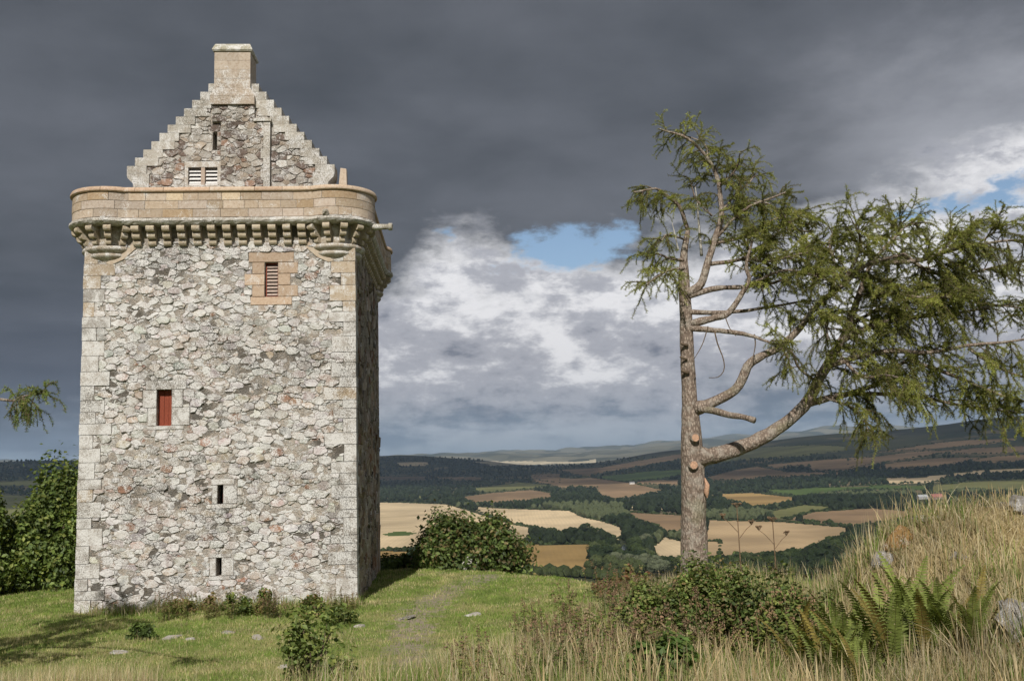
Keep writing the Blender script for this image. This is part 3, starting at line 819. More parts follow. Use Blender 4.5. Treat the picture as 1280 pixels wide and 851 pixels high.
ZT = 10.98             # top of the rubble wall, behind the corbels
def rect_px(u0, u1, v0, v1):
    a = fpx(u0, (v0 + v1) / 2); b = fpx(u1, (v0 + v1) / 2); c = fpx((u0 + u1) / 2, v1); d = fpx((u0 + u1) / 2, v0)
    return (a[0], b[0], c[1], d[1])
W1 = rect_px(331, 347.5, 328, 371); W2 = rect_px(196, 214.5, 487, 532); W3 = rect_px(272, 279, 606, 629.5); W4 = rect_px(270.3, 277, 697, 719.5)
front_open = [W1, W2, W3, W4]
def surround(r, wl, wr, top, bot, rows):
    """dressed stones about an opening: lintel, sill and jamb blocks of uneven length"""
    x0, x1, z0, z1 = r; out = [(x0 - wl * .8, x1 + wr * .8, z1, z1 + top), (x0 - wl * .7, x1 + wr * .7, z0 - bot, z0)]
    zz = np.linspace(z0, z1, rows + 1)
    for k in range(rows):
        f = 1.0 if k % 2 else .62
        out.append((x0 - wl * f, x0, zz[k], zz[k + 1])); out.append((x1, x1 + wr * (1.62 - f), zz[k], zz[k + 1]))
    return out
dressed = [(r, PINK_) for r, PINK_ in [(q, 'orange') for q in surround(W1, .62, .62, .32, .26, 3)] + [(q, 'grey') for q in surround(W2, .42, .55, .28, .12, 2)] + [(q, 'grey') for q in surround(W3, .26, .42, .18, .14, 1)] + [(q, 'grey') for q in surround(W4, .3, .36, .12, .12, 1)]]
g0 = np.random.default_rng(21)
# quoins up both front corners, longer and shorter by turns
quoins = []
for side in (0, 1):
    z = -.1; k = 0
    while z < ZT - .3:
        h = g0.uniform(.24, .52); L = (.80 if k % 2 else .42) * g0.uniform(.75, 1.2)
        if g0.random() > (.30 if z < 8.5 else .1): quoins.append(((0, L, z, z + h) if side == 0 else (TW - L, TW, z, z + h), side, k)); z += h; k += 1
ftop = ZT
blocked = [q for q, _, _ in quoins] + [r for r, _ in dressed] + front_open
walls = {}
walls['front'] = wall_core('wall', front, TW, -.6, ZT + 1.2, front_open, M['mortar'])
walls['front']['label'] = 'sunlit front wall of pale lichened rubble'
cells = rubble_cells(TW, -.35, ZT + .12, blocked, 5, .030, .125, 1.7, power=2.2, tries=200000)
cells.sort(key=lambda c: -c[0])
print('cells', len(cells))
s = Soup()
for k, (ar, poly) in enumerate(cells):
    c = poly.mean(0); cl = stone_color(g0, c[0], c[1]); low_ = max(0, 1 - c[1] / 3.0)
    V, q, tc = stone_arrays(poly, front, g0, g0.uniform(.002, .009) + .003 * low_, g0.uniform(-.012, .052) * (1 - .35 * low_), tilt=.014)
    if k < 300:
        nq = len(V)
        obj('stone', np_mesh('stone', V, [q, tc], M['rubble'], np.tile(cl, (nq, 1))), walls['front'])
    else:
        s.add(V, q, cl); s.F.setdefault(3, []).append(tc + s.n - len(V))
tag(obj('rubble', s.mesh('rubble', M['rubble']), walls['front']), kind='stuff')
print('front stones', len(cells))
for (r, side, k) in quoins:
    x0, x1, z0, z1 = r
    z_ = (z0 + z1) / 2
    cl = np.array((.42, .395, .365)) * g0.uniform(.72, 1.15) if z_ < 8.6 or g0.random() < .3 else np.array((.42, .345, .26)) * g0.uniform(.85, 1.15)
    if g0.random() < .12: cl = np.array((.40, .32, .23))
    pr = g0.uniform(.02, .04)
    # a corner block has its face on the front and a return on the side wall
    b = MB(); b.cc = tuple(cl); e_ = .008; ret = .5 if k % 2 else .85
    xa, xb = (x0 - pr, x1 - e_) if side == 0 else (x0 + e_, x1 + pr)
    b.box(xa, xb, -pr, ret if side == 0 else ret, z0 + e_, z1 - e_)
    ob = b.build('quoin', M['old_ashlar'] if z_ > 9 else M['rubble'], walls['front'])
for r, kind_ in dressed:
    x0, x1, z0, z1 = r; cl = {'orange': np.array((.48, .365, .27)), 'grey': np.array((.40, .375, .345)), 'brown': np.array((.37, .31, .25))}[kind_] * g0.uniform(.85, 1.15)
    V, q, tc = stone_arrays([(x0, z0), (x1, z0), (x1, z1), (x0, z1)], front, g0, .006, .03, False, .0)
    obj('dressed_stone', np_mesh('dressed_stone', V, [q, tc], M['ashlar'] if kind_ != 'grey' else M['rubble'], np.tile(cl, (len(V), 1))), walls['front'])

def window(r, kind_, label):
    x0, x1, z0, z1 = r; w = empty('window', (0, 0, 0), 0, tower); w['label'] = label
    b = MB(); b.cc = (.02, .02, .02); b.box(x0 - .02, x1 + .02, .50, .54, z0 - .02, z1 + .02); b.build('dark_back', M['dark_void'], w)
    if kind_ == 'shutter':
        n_ = 3
        for k in range(n_):
            a = x0 + .03 + (x1 - x0 - .03) * k / n_; b = MB(); b.box(a + .004, a + (x1 - x0 - .03) / n_ - .004, .20 + .006 * (k % 2), .235, z0 + .04, z1 - .03); b.build('board', M['red_timber'], w)
        b = MB(); b.box(x0 + .001, x0 + .03, .17, .25, z0 + .001, z1 - .001); b.box(x0 + .03, x1 - .001, .18, .25, z0 + .001, z0 + .04); b.box(x0 + .03, x1 - .001, .18, .25, z1 - .03, z1 - .001); b.build('frame', M['red_timber'], w)
    if kind_ == 'louvre':
        n_ = 9
        b = MB(); b.box(x0 + .001, x0 + .045, .12, .22, z0 + .001, z1 - .001); b.box(x1 - .03, x1 - .001, .12, .22, z0 + .001, z1 - .001); b.box(x0 + .045, x1 - .03, .12, .22, z1 - .04, z1 - .001); b.box(x0 + .045, x1 - .03, .12, .22, z0 + .001, z0 + .04); b.build('frame', M['red_timber'], w)
        for k in range(n_):
            z = z0 + .05 + (z1 - z0 - .1) * (k + .5) / n_; b = MB()
            hh = (z1 - z0) / n_ * .36
            b.add([(x0 + .046, .11, z - hh), (x1 - .031, .11, z - hh), (x1 - .031, .22, z + hh), (x0 + .046, .22, z + hh), (x0 + .046, .11, z - hh + .03), (x1 - .031, .11, z - hh + .03), (x1 - .031, .22, z + hh + .03), (x0 + .046, .22, z + hh + .03)],
                  [(3, 2, 1, 0), (4, 5, 6, 7), (0, 1, 5, 4), (1, 2, 6, 5), (2, 3, 7, 6), (3, 0, 4, 7)])
            b.build('slat', M['louvre_timber'], w)
    if kind_ == 'slit':
        b = MB(); b.box(x0 + (x1 - x0) * .55, x1 - .01, .3, .33, z0 + .05, z1 - .12); b.build('board', M['red_timber'], w)
window(W1, 'louvre', 'louvred window in an orange sandstone surround')
window(W2, 'shutter', 'window closed by a red boarded shutter')
window(W3, 'slit', 'narrow slit window with a timber behind it')
window(W4, 'dark', 'lowest narrow dark slit window')

# side wall with its doorway and slits; the two far walls in coarser rubble
def side_px(u, v):
    d = pix_dir(u, v); o = np.array([0, 0, CAMZ]); tt = (TW - (o - TO) @ ex) / (d @ ex); P_ = o + tt * d - TO
    return P_ @ ey, P_[2]
d0 = side_px(470.3, 668); d1 = side_px(473, 716)
door_r = (TDp - 1.75, TDp - .85, -.05, 1.95); slit_r = (TDp - 2.3, TDp - 2.05, 3.0, 3.6); win_r = (3.9, 4.4, 6.2, 7.4)
for key, mp, w, ops, sd in (('right', right, TDp, [door_r, slit_r], 31), ('back', back, TW, [], 32), ('left', left, TDp, [], 33)):
    walls[key] = wall_core('wall', mp, w, -.6, ZT + 1.2, ops, M['mortar'])
    blk = list(ops)
    if key == 'right': blk += [(0, .5, -.6, ZT), (TDp - .5, TDp, -.6, ZT)]
    if key == 'left': blk += [(TDp - .5, TDp, -.6, ZT)]
    if ops: blk += [(door_r[0] - .25, door_r[0], 0, 2.2), (door_r[1], door_r[1] + .25, 0, 2.2), (door_r[0] - .25, door_r[1] + .25, 1.95, 2.3)]
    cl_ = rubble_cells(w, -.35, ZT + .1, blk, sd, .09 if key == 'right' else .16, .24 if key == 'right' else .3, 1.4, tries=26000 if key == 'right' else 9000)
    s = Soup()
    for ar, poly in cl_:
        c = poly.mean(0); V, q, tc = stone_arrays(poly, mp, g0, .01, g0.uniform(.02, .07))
        cl = stone_color(g0, c[0] + 20, c[1]) * np.array((.62, .56, .48)); s.add(V, q, cl); s.F.setdefault(3, []).append(tc + s.n - len(V))  # stone colours browned and darkened: shade of the unlit side put into the tint
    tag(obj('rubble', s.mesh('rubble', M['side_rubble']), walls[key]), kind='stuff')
walls['right']['label'] = 'shaded side wall with the entrance door'
z = -.1; k = 0
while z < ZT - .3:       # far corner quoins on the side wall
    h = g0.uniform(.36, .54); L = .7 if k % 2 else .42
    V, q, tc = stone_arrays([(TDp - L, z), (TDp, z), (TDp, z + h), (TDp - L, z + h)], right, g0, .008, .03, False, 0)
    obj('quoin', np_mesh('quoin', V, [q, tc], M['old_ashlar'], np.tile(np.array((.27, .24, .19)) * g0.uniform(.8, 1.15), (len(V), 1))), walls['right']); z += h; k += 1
for (a, b_, c_, d_) in ((door_r[0] - .25, door_r[0], 0, .7), (door_r[0] - .25, door_r[0], .7, 1.3), (door_r[0] - .25, door_r[0], 1.3, 1.95), (door_r[1], door_r[1] + .25, 0, .7), (door_r[1], door_r[1] + .25, .7, 1.3), (door_r[1], door_r[1] + .25, 1.3, 1.95), (door_r[0] - .25, door_r[1] + .25, 1.95, 2.25)):
    V, q, tc = stone_arrays([(a, c_), (b_, c_), (b_, d_), (a, d_)], right, g0, .006, .04, False, 0)
    obj('dressed_stone', np_mesh('dressed_stone', V, [q, tc], M['ashlar'], np.tile((.42, .32, .24), (len(V), 1))), walls['right'])
dr = empty('door', (0, 0, 0), 0, tower); dr['label'] = 'reddish boarded entrance door in the side wall'
for k in range(5):
    a = door_r[0] + (door_r[1] - door_r[0]) * k / 5; b = MB(); b.box(TW - .22, TW - .17 + .004 * (k % 2), a + .005, a + .175, -.02, 1.94); b.build('board', M['red_timber'], dr)
b = MB(); b.box(TW - .17, TW - .13, door_r[0] + .08, door_r[0] + .12, .95, 1.08); b.build('handle', M['lead_grey'], dr)

# --- parapet on corbels, with a round at each corner
RC, RR, OV = .64, 1.24, .42             # round centre inset, radius, overhang of the straight lengths
def plan_path(ov, rr, step=.12):
    """closed outline of the parapet, counter-clockwise from above, as (x, y, nx, ny)"""
    dxy = math.sqrt(rr ** 2 - (RC + ov) ** 2); pts = []
    a_in = math.atan2(-(RC + ov), dxy)      # where the round meets the straight length
    corners = [((RC, RC), R(180)), ((TW - RC, RC), R(270)), ((TW - RC, TDp - RC), R(0)), ((RC, TDp - RC), R(90))]
    half = math.pi / 4 + (math.pi / 2 + a_in) + 0
    for (c, a0) in corners:
        mid = a0 + math.pi / 4
        n_ = int(2 * half * rr / step)
        for k in range(n_ + 1):
            th = mid - half + 2 * half * k / n_
            pts.append((c[0] + rr * math.cos(th), c[1] + rr * math.sin(th), math.cos(th), math.sin(th)))
        # straight run to the next corner is filled in below
    out = []
    for k in range(len(pts)):
        a = np.array(pts[k]); b_ = np.array(pts[(k + 1) % len(pts)]); L = math.hypot(*(b_[:2] - a[:2])); out.append(tuple(a))
        if L > step * 2.5:
            d = (b_[:2] - a[:2]) / L; nn = np.array([d[1], -d[0]]); n_ = int(L / step)
            for q in range(1, n_):
                w_ = q / n_; e_ = min(w_ * L, (1 - w_) * L); s_ = .05 * math.exp(-(e_ / .16) ** 2)
                out.append((*(a[:2] + (b_[:2] - a[:2]) * w_ + nn * s_), *nn))
    return np.array(out)
PATH = plan_path(OV, RR)
seg = np.linalg.norm(np.roll(PATH[:, :2], -1, 0) - PATH[:, :2], axis=1); ARC = np.concatenate([[0], np.cumsum(seg)]); PLEN = ARC[-1]
PATHc = np.vstack([PATH, PATH[:1]])
def along(s_, dep, z):
    s_ = np.asarray(s_) % PLEN
    x = np.interp(s_, ARC, PATHc[:, 0]); y = np.interp(s_, ARC, PATHc[:, 1])
    e_ = .05; x1 = np.interp((s_ + e_) % PLEN, ARC, PATHc[:, 0]); y1 = np.interp((s_ + e_) % PLEN, ARC, PATHc[:, 1]); x2 = np.interp((s_ - e_) % PLEN, ARC, PATHc[:, 0]); y2 = np.interp((s_ - e_) % PLEN, ARC, PATHc[:, 1])
    tx, ty = x1 - x2, y1 - y2; L = np.hypot(tx, ty) + 1e-9
    return np.stack([x + ty / L * dep, y - tx / L * dep, np.broadcast_to(z, np.shape(x))], -1)
def sweep(name, s0, s1, prof, mat, colr, parent, smooth=False, step=.11, jig=0):
    """stone whose section prof [(dep, z), ...] follows the parapet line from s0 to s1"""
    n_ = max(2, int((s1 - s0) / step) + 1); S = np.linspace(s0, s1, n_); k = len(prof)
    V = np.concatenate([along(S, d_, z_)[:, None] for d_, z_ in prof], 1).reshape(-1, 3)
    if jig: V += g0.normal(0, jig, V.shape)
    i, j = np.meshgrid(np.arange(n_ - 1), np.arange(k), indexing='ij')
    q = np.stack([i * k + j, i * k + (j + 1) % k, (i + 1) * k + (j + 1) % k, (i + 1) * k + j], -1).reshape(-1, 4)
    me = bpy.data.meshes.new(name)
    fs = [tuple(int(x) for x in f) for f in q] + [tuple(range(k - 1, -1, -1)), tuple((n_ - 1) * k + x for x in range(k))]
    me.from_pydata([tuple(v) for v in V], [], fs); me.update()
    a = me.attributes.new('col', 'FLOAT_COLOR', 'POINT'); a.data.foreach_set('color', np.tile(np.array((*colr, 1), np.float32), len(V)))
    me.materials.append(mat)
    return obj(name, me, parent)

yf = -OV
zs_bot = fpx(272, 279.5, yf)[1]; zs_top = fpx(272, 271.5, yf)[1]; z_cope = fpx(272, 240, yf)[1]; z_top = fpx(272, 233, yf)[1]; zc_bot = fpx(272, 306.5, -.08)[1]
print('levels', zs_bot, zs_top, z_cope, z_top, zc_bot, PLEN)
parapet = sweep('parapet', 0, PLEN, [(-.30, zs_top - .02), (-.012, zs_top - .02), (-.012, z_cope), (-.30, z_cope)], M['mortar'], (.45, .38, .3), tower)
hc = (z_cope - zs_top) / 3
for c_ in range(3):
    s_ = g0.uniform(0, .5); end = s_ + PLEN; first = s_
    while s_ < end - .05:
        L = min(g0.uniform(.42, 1.15), end - s_)
        if end - s_ - L < .3: L = end - s_
        cl = np.array([(.46, .37, .28), (.42, .335, .245), (.52, .43, .34), (.44, .365, .295), (.39, .29, .19), (.47, .395, .33)][g0.integers(6)]) * g0.uniform(.85, 1.12)
        if c_ == 2 and g0.random() < .12: cl = np.array((.60, .49, .35))
        z0, z1 = zs_top + hc * c_ + .006, zs_top + hc * (c_ + 1) - .006; e_ = .007; pr = g0.uniform(0, .008)
        sweep('block', s_ + e_, s_ + L - e_, [(-.1, z0), (pr - .006, z0), (pr, z0 + .008), (pr, z1 - .008), (pr - .006, z1), (-.1, z1)], M['ashlar'], cl, parapet)
        s_ += L
s_ = .3
while s_ < PLEN + .29:
    L = min(g0.uniform(.75, 1.5), PLEN + .3 - s_)
    hh = z_top - z_cope; cl = np.array((.52, .38, .275)) * g0.uniform(.88, 1.12)
    if g0.random() < .3: cl = np.array((.56, .44, .33))
    sweep('coping_stone', s_ + .006, s_ + L - .006, [(-.36, z_cope + .002), (.045, z_cope + .002), (.075, z_cope + .03), (.075, z_cope + hh * .45), (.04, z_cope + hh * .85), (-.05, z_top), (-.30, z_top), (-.38, z_cope + hh * .5)], M['ashlar'], cl, parapet)
    s_ += L
string = empty('string_course', (0, 0, 0), 0, tower); string['label'] = 'weathered grey string course above the corbels'
s_ = .1; hs = zs_top - zs_bot
while s_ < PLEN + .09:
    L = min(g0.uniform(.8, 1.5), PLEN + .1 - s_)
    sweep('string_stone', s_ + .004, s_ + L - .004, [(-.33, zs_bot), (.0, zs_bot), (.05, zs_bot + hs * .2), (.085, zs_bot + hs * .45), (.07, zs_bot + hs * .8), (.0, zs_top - .004), (-.33, zs_top - .004)], M['old_ashlar'], np.array((.46, .43, .38)) * g0.uniform(.85, 1.1), string, jig=.006)
    s_ += L
# the wall-walk slab that the parapet stands on
ins = plan_path(OV - .03, RR - .03, .2); b = MB(); n_ = len(ins)
b.add([(p_[0], p_[1], zs_bot + .01) for p_ in ins] + [(p_[0], p_[1], zs_bot + .1) for p_ in ins], [tuple(range(n_ - 1, -1, -1)), tuple(range(n_, 2 * n_))] + [(k, (k + 1) % n_, (k + 1) % n_ + n_, k + n_) for k in range(n_)])
b.cc = (.4, .36, .3); b.c = [(.4, .36, .3)] * len(b.v); b.build('wall_walk', M['old_ashlar'], tower)

def corbel_mesh(reach, w, h, w0=None):
    """three rolls, each standing further out than the one below; local x = width, -y = outwards, z up from 0"""
    prof = [(-.12, 0)]
    for k in range(3):
        z0, z1 = h * k / 3, h * (k + 1) / 3; out_ = reach * (k + 1) / 3; base = reach * k / 3
        r_ = (z1 - z0) / 2
        prof.append((max(base - .03, 0) if k else 0, z0 + .004))
        for q in range(7):
            th = -math.pi / 2 + math.pi * q / 6
            prof.append((out_ - r_ * .75 + r_ * .75 * math.cos(th), (z0 + z1) / 2 + r_ * .96 * math.sin(th)))
    prof.append((-.12, h))
    n_ = len(prof); V = []; w0 = w0 or w
    for s_ in (-1, 1):
        for (d_, z_) in prof:
            ww = w0 + (w - w0) * max(0, d_) / reach
            V.append((s_ * ww / 2, -d_, z_))
    b = MB(); b.cc = (.47, .40, .30)
    b.add(V, [tuple(range(n_)), tuple(range(2 * n_ - 1, n_ - 1, -1))] + [(k, k + n_, (k + 1) % n_ + n_, (k + 1) % n_) for k in range(n_)])
    return b.mesh('corbel', M['corbel'])
M['corbel'] = mat_stone('corbel_stone', 0.05, 0.35, 0.35)
H_C = zs_bot - zc_bot
CM = corbel_mesh(OV - .0, .235, H_C - .004)
straight = [(1.58, TW - 1.58, lambda u: ((u, 0, zc_bot), 0)), (1.58, TDp - 1.58, lambda u: ((TW, u, zc_bot), R(90))), (1.58, TW - 1.58, lambda u: ((TW - u, TDp, zc_bot), R(180))), (1.58, TDp - 1.58, lambda u: ((0, TDp - u, zc_bot), R(270)))]
for a, b_, fn in straight:
    n_ = round((b_ - a) / .465)
    for k in range(n_ + 1):
        lc, rz = fn(a + (b_ - a) * k / n_); o = obj('corbel', CM, tower, lc); o.rotation_euler = (0, 0, rz + random.uniform(-.02, .02)); o.scale = (random.uniform(.94, 1.05), 1, 1)
RCM = corbel_mesh(RR - .80, .22, H_C - .02, .13)
for (c, a0) in (((RC, RC), 180), ((TW - RC, RC), 270), ((TW - RC, TDp - RC), 0), ((RC, TDp - RC), 90)):
    rd = empty('corner_round', (c[0], c[1], 0), R(a0 - 180), tower)     # turned so that the corner points to local -x -y
    for k in range(9):
        th = R(225) + R(26.5) * (k - 4)
        o = obj('corbel', RCM, rd, (.80 * math.cos(th), .80 * math.sin(th), zc_bot + .018)); o.rotation_euler = (0, 0, th + math.pi / 2)
    for nm, r0, r1, zz0, zz1, roll in (('drum', .79, .79, zc_bot - .02, zs_bot + .005, False), ('roll_moulding', .80, .90, zc_bot - .21, zc_bot - .01, True), ('roll_moulding', .70, .80, zc_bot - .40, zc_bot - .215, True), ('tapered_base', .62, .69, zc_bot - .52, zc_bot - .402, False)):
        pr = []
        for q in range(9):
            f = q / 8
            pr.append((r0 + (r1 - r0) * f + (.07 * math.sin(math.pi * f) if roll else 0), zz0 + (zz1 - zz0) * f))
        V = []; NS_ = 40
        for (r_, z_) in pr: V += [(r_ * math.cos(2 * math.pi * k / NS_), r_ * math.sin(2 * math.pi * k / NS_), z_) for k in range(NS_)]
        b = MB(); b.cc = (.38, .33, .26)
        b.add(V, [(i * NS_ + k, i * NS_ + (k + 1) % NS_, (i + 1) * NS_ + (k + 1) % NS_, (i + 1) * NS_ + k) for i in range(8) for k in range(NS_)] + [tuple(range(NS_ - 1, -1, -1))])
        b.build(nm, M['old_ashlar'], rd, True)
    # splayed stone that carries the round back into the wall
    for rot in (0, 1):
        b = MB(); b.cc = (.48, .40, .31)
        a_, z_ = 1.0, zc_bot
        pts = [(.62 - RC, -.0, z_ - .52), (1.52 - RC, 0, z_ + .16), (1.52 - RC, 0, z_ - .06), (1.15 - RC, 0, z_ - .40), (.8 - RC, 0, z_ - .56)]
        b.add([(p_[0], -RC - .035, p_[2]) for p_ in pts] + [(p_[0], -RC + .05, p_[2]) for p_ in pts], [tuple(range(4, -1, -1)), tuple(range(5, 10))] + [(k, (k + 1) % 5, (k + 1) % 5 + 5, k + 5) for k in range(5)])
        ob = b.build('splay_stone', M['ashlar'], rd)
        if rot: ob.matrix_local = Matrix(((0, 1, 0, 0), (1, 0, 0, 0), (0, 0, 1, 0), (0, 0, 0, 1)))

# carved bosses on the string course and the cannon spout
for (u, v, yl) in ((128, 274.5, -.58), (407, 265.5, -.62), (437.5, 270, -.35)):
    x_, z_ = fpx(u, v, yl); V = lumpy(ICO2, u, .35) * np.array((.11, .13, .11)) + np.array((x_, yl, z_))
    obj('boss', np_mesh('boss', V, ICO2[1], M['old_ashlar'], np.tile((.33, .30, .25), (len(V), 1))), tower)
V, q = tube_arrays([(0, 0, 0), (.5, 0, 0), (.86, 0, 0), (.87, 0, 0), (.98, 0, 0), (.99, 0, 0), (.985, 0, 0), (.6, 0, 0)], [.10, .095, .085, .115, .115, .09, .06, .05], 14)
xq, zq = fpx(462, 284, .3); sp_o = obj('spout', np_mesh('spout', V, q, M['old_ashlar'], np.tile((.36, .33, .27), (len(V), 1)), True), tower, (xq - .25, .3, zq))
sp_o['label'] = 'stone cannon-shaped water spout'; sp_o.rotation_euler = (0, .03, -.15)

# --- crow-stepped gable, chimney, roof
YG = .85
gp = lambda u, v: fpx(u, v, YG)
stepL = [gp(159.2 + (261 - 159.2) * k / 10, 208.2 + (105.5 - 208.2) * k / 10) for k in range(11)]
stepR = [gp(418.4 + (324 - 418.4) * k / 10, 206 + (105.5 - 206) * k / 10) for k in range(11)]
gx0, gx1 = gp(169, 225)[0], gp(409, 225)[0]; gz0 = zs_top
gable = empty('gable', (0, 0, 0), 0, tower)
gm = lambda u, v, dep: (u, YG - dep, v)
rise = (stepL[10][1] - stepL[0][1]) / 10; run = (stepL[10][0] - stepL[0][0]) / 10; runR = (stepR[0][0] - stepR[10][0]) / 10
# solid gable body following the steps, with its two openings
WG = (gp(235.5, 220)[0], gp(272, 220)[0], gp(250, 231.5)[1], gp(250, 209.5)[1]); SG = (gp(266, 175)[0], gp(271.5, 175)[0], gp(268, 188)[1], gp(268, 165)[1])
b = MB(); b.cc = (.36, .31, .26)
zl = sorted({gz0 - .1, *[s_[1] - .02 for s_ in stepL], WG[2], WG[3], SG[2], SG[3]})
for z0, z1 in zip(zl, zl[1:]):
    k = next((q for q in range(11) if stepL[q][1] - .02 >= z1 - 1e-6), 10)
    a = gx0 if k == 0 else stepL[k][0] + .06 - (0 if k else 0); e_ = gx1 if k == 0 else stepR[k][0] - .06
    cuts = [r for r in (WG, SG) if r[2] <= (z0 + z1) / 2 <= r[3]]
    xs_ = sorted([a, e_] + [x for r in cuts for x in r[:2]])
    for x0, x1 in zip(xs_, xs_[1:]):
        if any(r[0] <= (x0 + x1) / 2 <= r[1] for r in cuts): b.box(x0, x1, YG + .35, YG + .7, z0, z1)
        else: b.box(x0, x1, YG, YG + .7, z0, z1)
b.build('gable_core', M['mortar'], gable)
# crow steps: one squared block each
for st, sgn, rn in ((stepL, 1, run), (stepR, -1, runR)):
    for k in range(11):
        x, z = st[k]; L = .62 + (.12 if k % 2 else 0); hgt = rise
        x_in = x + sgn * L
        V, q, tc = stone_arrays([(min(x, x_in), z - hgt), (max(x, x_in), z - hgt), (max(x, x_in), z), (min(x, x_in), z)], gm, g0, .005, .05, False, 0)
        b = MB(); b.cc = tuple(np.array((.44, .41, .36)) * g0.uniform(.85, 1.12)); b.box(min(x, x_in) + .004, max(x, x_in) - .004, YG - .05 + g0.uniform(-.008, .008), YG + .76, z - hgt + .004, z - .002)
        b.build('crow_step', M['old_ashlar'], gable)
    x, z = st[0]; b = MB(); b.cc = (.45, .42, .37)      # skewputt: the curved foot stone
    pr = [(0, 0), (sgn * .03, -.12), (sgn * .12, -.22), (sgn * .2, -.30), (sgn * .24, -.75), (sgn * .7, -.75), (sgn * .7, 0)]
    zt_ = z - rise - .003
    b.add([(x + a, YG - .052, zt_ + c) for a, c in pr] + [(x + a, YG + .74, zt_ + c) for a, c in pr], [tuple(range(7)) , tuple(range(13, 6, -1))] + [(k, (k + 1) % 7, (k + 1) % 7 + 7, k + 7) for k in range(7)])
    b.build('skewputt', M['old_ashlar'], gable)
# breast that rises to the chimney
bx0, bx1 = gp(277, 190)[0], gp(338.5, 190)[0]; bz = gp(330, 154)[1]; bx2 = gp(319, 140)[0]; bx3 = gp(262, 140)[0]; bz2 = gp(300, 133)[1]
b = MB(); b.cc = (.38, .34, .29); b.box(bx0, bx1 - .22, YG - .12, YG + .01, gz0, bz); b.box(bx3 + .1, bx2, YG - .10, YG + .012, bz + .001, bz2); b.build('chimney_breast', M['mortar'], gable)
def gable_stones(x0, x1, z0, z1, yoff, rects, hps, seed, rmn, rmx, parent, lab):
    sh = [(a - x0, b_ - x0, c, d) for a, b_, c, d in rects]; hp2 = [(h[0], h[1], h[2] - h[0] * x0) for h in hps]
    cl_ = rubble_cells(x1 - x0, z0, z1, sh, seed, rmn, rmx, 1.5, hp2, tries=9000)
    cl_.sort(key=lambda c: -c[0]); s = Soup()
    for k, (ar, poly) in enumerate(cl_):
        c = poly.mean(0); r_ = g0.random()
        base = np.array((.40, .37, .33) if r_ < .42 else (.17, .13, .11) if r_ < .68 else (.28, .18, .13) if r_ < .8 else (.36, .30, .24) if r_ < .95 else (.62, .60, .56)) * g0.uniform(.8, 1.2)
        V, q, tc = stone_arrays(poly, lambda u, v, dp: (u + x0, yoff - dp, v), g0, .012, g0.uniform(.01, .04))
        if ar > .035 and k < 120: obj('stone', np_mesh('stone', V, [q, tc], M['gable'], np.tile(base, (len(V), 1))), parent)
        else: s.add(V, q, base); s.F.setdefault(3, []).append(tc + s.n - len(V))
    if s.n: tag(obj('rubble', s.mesh('rubble', M['gable']), parent), kind='stuff')
# half-planes just inside the crow steps
def hp_line(p0, p1, inside):
    nx, nz = p1[1] - p0[1], -(p1[0] - p0[0]); c = nx * p0[0] + nz * p0[1]
    if nx * inside[0] + nz * inside[1] > c: nx, nz, c = -nx, -nz, -c
    L = math.hypot(nx, nz); return (nx / L, nz / L, c / L)
mid = ((gx0 + gx1) / 2, gz0 + .5)
hpL = hp_line((stepL[0][0] + .72, stepL[0][1]), (stepL[10][0] + .72, stepL[10][1]), mid); hpR = hp_line((stepR[0][0] - .72, stepR[0][1]), (stepR[10][0] - .72, stepR[10][1]), mid)
sur = [(WG[0] - .12, WG[1] + .12, WG[2] - .3, WG[3] + .2)]
gable_stones(gx0 + .05, gx1 - .05, gz0, stepL[10][1], YG, sur + [WG, SG, (bx0 - .02, bx1 + .02, gz0, bz + .06), (bx3 + .05, bx2 + .05, bz, bz2 + 1)], [hpL, hpR], 61, .045, .13, gable, '')
gable_stones(bx0, bx1 - .21, gz0, bz, YG - .12, [], [], 62, .045, .12, gable, '')
gable_stones(bx3 + .1, bx2, bz, bz2, YG - .10, [], [], 63, .045, .11, gable, '')
z = gz0; k = 0
while z < bz - .1:       # dressed right edge of the breast
    h = min(g0.uniform(.24, .42), bz - z); b = MB(); b.cc = tuple(np.array((.46, .43, .38)) * g0.uniform(.9, 1.1)); b.box(bx1 - .212 - (.08 if k % 2 else 0), bx1, YG - .155, YG + .01, z + .003, z + h - .003); b.build('dressed_stone', M['old_ashlar'], gable); z += h; k += 1
b = MB(); b.cc = (.47, .44, .38); b.box(bx2 - .02, bx1 + .04, YG - .2, YG + .02, bz + .003, bz + .1); b.build('ledge_stone', M['old_ashlar'], gable)
# twin louvred window
wg = empty('window', (0, 0, 0), 0, tower); wg['label'] = 'twin white-louvred window low in the gable'
b = MB(); b.box(WG[0], WG[1], YG + .3, YG + .36, WG[2], WG[3]); b.build('dark_back', M['dark_void'], wg)
xm = (WG[0] + WG[1]) / 2
b = MB(); b.cc = (.45, .36, .29); b.box(xm - .06, xm + .06, YG - .02, YG + .25, WG[2] + .001, WG[3] - .001); b.build('mullion', M['ashlar'], wg)
for (a, b_, c_, d_, nm) in ((WG[0] - .12, WG[1] + .12, WG[3], WG[3] + .19, 'lintel'), (WG[0] - .11, WG[0], WG[2], WG[3], 'jamb'), (WG[1], WG[1] + .11, WG[2], WG[3], 'jamb'), (WG[0] - .1, WG[1] + .1, WG[2] - .2, WG[2], 'sill')):
    b = MB(); b.cc = (.45, .40, .34); b.box(a + .002, b_ - .002, YG - .035, YG + .24, c_ + .002, d_ - .002); b.build(nm, M['old_ashlar'], wg)
